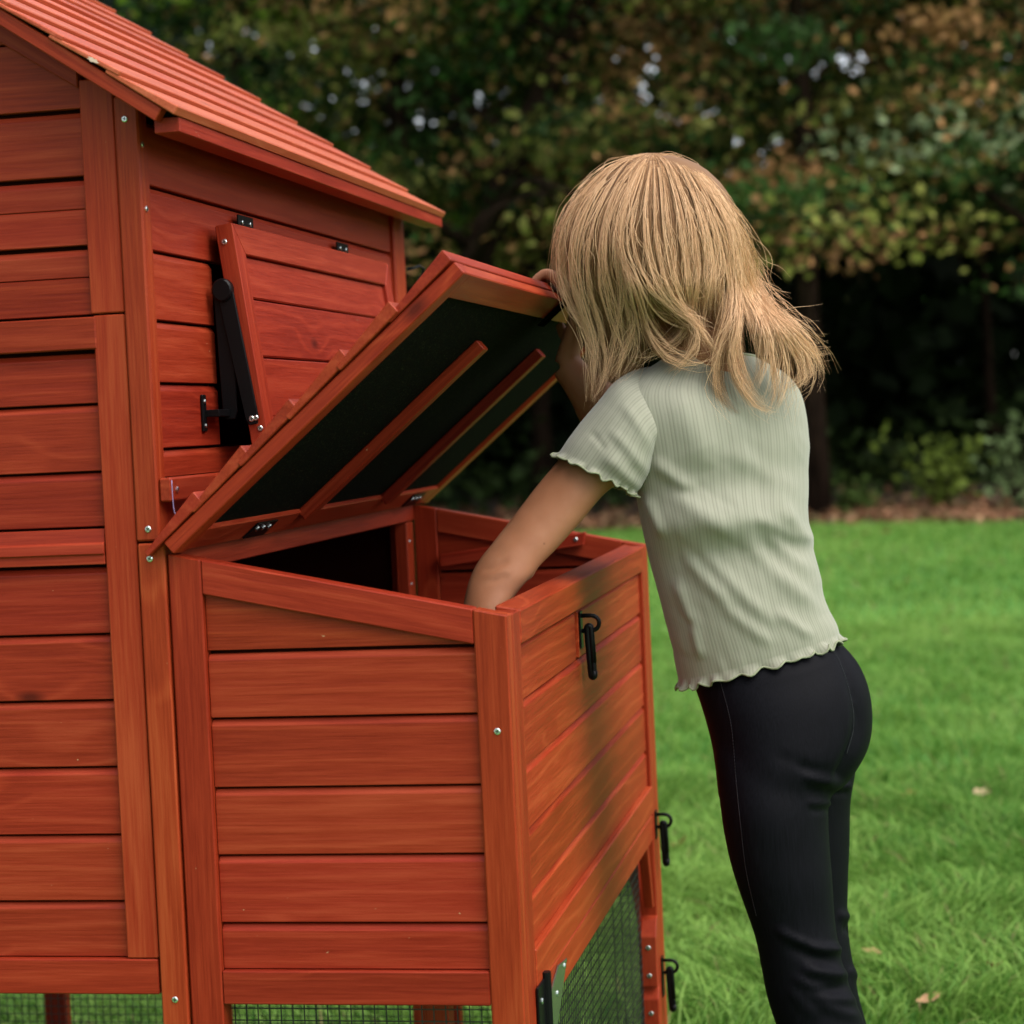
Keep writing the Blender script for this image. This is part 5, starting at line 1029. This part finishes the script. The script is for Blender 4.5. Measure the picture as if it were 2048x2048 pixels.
# ------------------------------------------------------------------ trees
BARK = None
def bark_mat():
    m, t, b, N, L = newmat('bark'); tc = N.new('ShaderNodeTexCoord'); mp = N.new('ShaderNodeMapping'); mp.inputs['Scale'].default_value = (14, 14, 2.2); L.new(tc.outputs['Object'], mp.inputs[0])
    n = N.new('ShaderNodeTexNoise'); n.inputs['Scale'].default_value = 1.5; n.inputs['Detail'].default_value = 7; L.new(mp.outputs[0], n.inputs['Vector'])
    r = ramp(N, [(0.3, (0.006, 0.004, 0.003)), (0.7, (0.030, 0.018, 0.012))]); L.new(n.outputs[0], r.inputs[0]); L.new(r.outputs[0], b.inputs['Base Color']); setp(b, Roughness=0.95); b.inputs['Specular IOR Level'].default_value = 0.03
    bp = N.new('ShaderNodeBump'); bp.inputs['Distance'].default_value = .03; L.new(n.outputs[0], bp.inputs['Height']); L.new(bp.outputs[0], b.inputs['Normal']); return m
BARK = bark_mat()
OLIVE, DEEP, BROWN, LIME, GREY = np.array([.15, .155, .036]), np.array([.035, .075, .018]), np.array([.43, .225, .095]), np.array([.16, .26, .025]), np.array([.14, .175, .09])
def pick(g, n, mix):
    P_ = np.array([m[0] for m in mix]); w_ = np.array([m[1] for m in mix], float); return P_[g.choice(len(mix), n, p=w_ / w_.sum())]
def tree(px, d, h, r, lean, low, ncl, mix, label, seed, leaf=.115, per=170, crown_r=2.4, name='tree', group='trees at the edge of the wood', spread=(1, 1), drop=0.0, clr=.5):
    g = np.random.default_rng(seed); b0 = gpt(px, d); root = empty(name, b0, label=label, cat='tree', group=group)
    k = np.linspace(0, 1, 9); wob = g.normal(0, .09, (9, 2)).cumsum(0) * .5
    sp_ = np.stack([b0[0] + lean[0] * k * h + wob[:, 0] * k, b0[1] + lean[1] * k * h + wob[:, 1] * k, k * h], 1); rad = r * (1 - .78 * k) * np.where(k == 0, 1.35, 1)
    parts = [tube_v(sp_, rad, 10)]; tips = []
    for j in range(11):                                     # limbs
        t0 = g.uniform(.26, .92); c0 = np.array([np.interp(t0, k, sp_[:, q]) for q in range(3)]); az = g.uniform(0, 6.28); L_ = crown_r * g.uniform(.6, 1.05) * (1.15 - .5 * t0)
        e = c0 + np.array([math.cos(az) * L_ * spread[0], math.sin(az) * L_ * spread[1], L_ * g.uniform(-.1, .45) - drop * L_]); md = (c0 + e) / 2 + np.array([0, 0, .18 * L_]); rr = r * (1 - .78 * t0) * .42
        parts.append(tube_v(spline(np.array([c0, md, e]), 7), np.linspace(rr, rr * .25, 7), 7)); tips += [c0 * .25 + e * .75, e, md]
        for q in range(3):                                  # twigs
            f0 = md * .5 + e * .5; e2 = f0 + g.normal(0, .55, 3) + np.array([0, 0, -.25]); parts.append(tube_v(np.array([f0, (f0 + e2) / 2 + np.array([0, 0, .06]), e2]), [rr * .3, rr * .2, rr * .1], 5)); tips.append(e2)
    V = []; F = []
    for v, f in parts:
        i0 = len(V); V += [tuple(q) for q in v]; F += [[i + i0 for i in x] for x in f]
    mesh('trunk', V, F, BARK, root, smooth=True)
    tips = np.array(tips); cz = h * .62
    q = g.normal(0, 1, (ncl, 3)); q /= np.linalg.norm(q, axis=1)[:, None]; q *= g.uniform(.35, 1, (ncl, 1)) ** .6
    cen = b0 + np.array([lean[0] * h * .6, lean[1] * h * .6, 0]) + np.stack([q[:, 0] * crown_r * spread[0], q[:, 1] * crown_r * spread[1], cz + q[:, 2] * h * .40], 1)
    use = g.random(ncl) < .45; cen[use] = tips[g.integers(0, len(tips), use.sum())] + g.normal(0, .22, (use.sum(), 3)); cen = cen[cen[:, 2] > low]
    cen = cen[g.random(len(cen)) < .74]; ncl = len(cen); cc = pick(g, ncl, mix) * g.uniform(.35, 1.5, (ncl, 1)); n = per
    C = (cen[:, None] + g.normal(0, 1, (ncl, n, 3)) * clr * np.array([1, 1, .30]) * g.uniform(.55, 1.2, (ncl, 1, 1))).reshape(-1, 3); col = (cc[:, None] * g.uniform(.65, 1.35, (ncl, n, 1))).reshape(-1, 3)
    br = g.random(len(col)) < .05; col[br] = BROWN * g.uniform(.6, 1.3, (br.sum(), 1)); hi = C[:, 2] > 5.6; keep = ~hi | (g.random(len(C)) < .4); C, col, hi = C[keep], col[keep], hi[keep]
    sz = np.where(hi, leaf * 1.7, leaf); V, F, c = leaf_quads(C, sz, g, col, .25, .66); fast_mesh('crown', V, F, LEAF, root, col=c)
    return root
MIXM = [(OLIVE, 6), (DEEP, 5), (BROWN, 2.1), (GREY, 1.2)]; MIXD = [(DEEP, 6), (OLIVE, 2), (BROWN, .3)]
tree(730, 22.0, 9.5, .22, (.44, 0.08), 2.75, 137, MIXM, 'leaning olive tree with browning leaves whose dark trunk rises left of the blond head', 31, crown_r=2.7)
tree(1632, 21.0, 10.5, .125, (0, .0), 2.35, 148, MIXM, 'straight tree with rusty leaf clusters whose brown trunk stands right of the shirt', 32, crown_r=2.8)
tree(2130, 21.2, 9.0, .15, (.01, 0), 2.0, 126, MIXM, 'tree heavy with browned leaves at the upper right edge', 33, crown_r=2.5)
tree(820, 23.0, 9.0, .16, (.0, 0), 2.7, 115, [(DEEP, 4), (OLIVE, 4), (BROWN, .9), (LIME, .8)], 'darker olive tree showing just above the coop roof eave', 34, crown_r=2.4)
tree(520, 24.5, 9.0, .15, (0, 0), 2.0, 110, [(DEEP, 4), (LIME, 2.2), (OLIVE, 2)], 'bright green tree at the top left behind the roof', 35, crown_r=2.2)
tree(1090, 25.5, 9, .12, (.01, 0), 3.2, 71, MIXD, 'thin trunked dark tree between the open lid and the sleeve', 36, crown_r=2.4)
tree(1400, 26.5, 10, .16, (.02, 0), 3.0, 82, MIXD, 'dark green tree behind the blond head in the middle row', 37, crown_r=2.8)
tree(1990, 27.5, 10, .07, (-.02, 0), 2.6, 82, MIXD, 'dark green tree in the middle row near the right edge', 38, crown_r=2.8)
tree(-150, 25, 9, .16, (0, 0), 1.5, 66, MIXD, 'dark tree hidden behind the left of the coop', 39, crown_r=2.6)
tree(2420, 23, 9.5, .17, (0, 0), 1.8, 66, MIXM, 'browning tree just beyond the right edge', 40, crown_r=2.6)
for px_, d_, sd in ((2900, 22.5, 41), (3400, 23.5, 42), (3950, 22.5, 43)): tree(px_, d_, 9.5, .16, (0, 0), 1.8, 60, MIXM, {41: 'first browning tree past the right edge of the view', 42: 'second tree past the right edge of the view, a little deeper', 43: 'farthest browning tree past the right edge of the view'}[sd], sd, crown_r=2.8)
# blue-green conifer at the top left
def conifer(px, d, h, label, seed):
    g = np.random.default_rng(seed); b0 = gpt(px, d); root = empty('conifer', b0, label=label, cat='tree', group='trees at the edge of the wood')
    V, F = tube_v(np.array([b0, b0 + [0, 0, h * .5], b0 + [0, 0, h]]), [.16, .09, .02], 9); mesh('trunk', V, F, BARK, root, smooth=True); Cs = []
    for z in np.arange(.6, h, .22):
        R_ = 1.9 * (1 - z / h) + .1
        for a in np.arange(0, 6.28, 6.28 / 9) + g.uniform(0, 1):
            t_ = g.uniform(.1, 1, 44) ** .7; Cs.append(b0 + np.stack([np.cos(a + g.normal(0, .07, 44)) * t_ * R_, np.sin(a + g.normal(0, .07, 44)) * t_ * R_, z - .35 * t_ ** 2 * R_ + g.normal(0, .05, 44)], 1))
    C = np.concatenate(Cs); col = np.array([.085, .125, .105]) * g.uniform(.6, 1.3, (len(C), 1)); V, F, c = leaf_quads(C, .14, g, col, .2, .35); fast_mesh('crown', V, F, LEAF, root, col=c)
conifer(330, 27.5, 8.5, 'blue green conifer at the top left between roof and green tree', 51)
# low shrubs at the wood edge
def shrub(px, d, h, w_, col, label, seed, n=420):
    g = np.random.default_rng(seed); b0 = gpt(px, d); root = empty('shrub', b0, label=label, cat='shrub', group='shrubs along the wood edge'); V = []; F = []; Cs = []
    for k in range(9):
        e = b0 + np.array([g.normal(0, w_ * .5), g.normal(0, w_ * .4), h * g.uniform(.5, 1)]); v, f = tube_v(np.array([b0, (b0 + e) / 2 + g.normal(0, .04, 3), e]), [.012, .008, .004], 5); i0 = len(V); V += [tuple(q) for q in v]; F += [[i + i0 for i in x] for x in f]
        m_ = n // 9; t_ = g.uniform(.25, 1.05, m_)[:, None]; Cs.append(b0 + (e - b0) * t_ + g.normal(0, .11, (m_, 3)))
    mesh('stem', V, F, BARK, root); C = np.concatenate(Cs); C[:, 2] = np.maximum(C[:, 2], .05); cl = np.array(col) * g.uniform(.55, 1.3, (len(C), 1)); V, F, c = leaf_quads(C, .11, g, cl, .35, .62); fast_mesh('foliage', V, F, LEAF, root, col=c)
YG = (.16, .22, .035)
shrub(1890, 21.6, .75, .40, YG, 'yellow green shrub low in the dark wood edge to the right of the shirt', 61, 300)
shrub(2045, 20.3, .95, .25, (.14, .20, .08), 'pale green shrub cut off by the right edge at the wood', 62, 170)
shrub(1700, 21.3, .35, .45, (.06, .10, .02), 'low dark green weed beside the brown trunk', 63, 160)
shrub(1120, 22.3, .5, .6, (.05, .09, .02), 'dim green shrub seen between the open lid and the arm', 64, 260)
shrub(760, 22.5, .9, .6, (.06, .11, .02), 'green shrub behind the coop under the olive tree', 65, 300)
# ------------------------------------------------------------------ the far wood: one mass of trunks and leaves, a closed canopy above
g = np.random.default_rng(77); VV = []; FF = []; CC = []; o0 = 0
def addq(V, F, c):
    global o0
    VV.append(V); FF.append(F + o0); CC.append(c); o0 += len(V)
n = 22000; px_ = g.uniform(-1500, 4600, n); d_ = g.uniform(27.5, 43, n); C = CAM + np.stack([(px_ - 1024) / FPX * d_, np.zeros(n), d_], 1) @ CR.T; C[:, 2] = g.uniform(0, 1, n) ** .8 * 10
addq(*leaf_quads(C, .42, g, np.array([.010, .020, .006]) * g.uniform(.5, 1.5, (n, 1)), .1, .8))  # near-black tint: shade of the wood's interior put into the leaf colour
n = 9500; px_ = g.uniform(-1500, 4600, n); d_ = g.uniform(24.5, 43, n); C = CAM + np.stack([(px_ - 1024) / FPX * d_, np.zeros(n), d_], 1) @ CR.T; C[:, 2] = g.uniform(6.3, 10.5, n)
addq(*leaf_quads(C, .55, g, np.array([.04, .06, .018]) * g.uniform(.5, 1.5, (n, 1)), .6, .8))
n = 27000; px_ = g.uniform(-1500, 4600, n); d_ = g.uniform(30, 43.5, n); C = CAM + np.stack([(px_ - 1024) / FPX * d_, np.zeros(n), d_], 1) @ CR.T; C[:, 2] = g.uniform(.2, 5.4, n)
addq(*leaf_quads(C, .55, g, np.array([.014, .026, .008]) * g.uniform(.5, 1.5, (n, 1)), .0, .85))  # low fill, also tinted dark to stand for the shaded interior
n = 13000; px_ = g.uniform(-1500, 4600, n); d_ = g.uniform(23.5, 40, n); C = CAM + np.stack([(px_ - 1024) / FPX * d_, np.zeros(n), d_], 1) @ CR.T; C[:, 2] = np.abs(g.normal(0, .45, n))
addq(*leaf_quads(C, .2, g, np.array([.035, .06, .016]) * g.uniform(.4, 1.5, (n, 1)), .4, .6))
for k in range(0):
    d = g.uniform(26, 40); b0 = gpt(g.uniform(-700, 2700), d); v, f = tube_v(np.array([b0, b0 + [g.normal(0, .2), 0, 5], b0 + [g.normal(0, .5), 0, 10]]), [g.uniform(.1, .2), .1, .05], 8, cap=False); addq(v, np.array(f), np.tile(np.array([.02, .014, .010]), (len(v), 1)))
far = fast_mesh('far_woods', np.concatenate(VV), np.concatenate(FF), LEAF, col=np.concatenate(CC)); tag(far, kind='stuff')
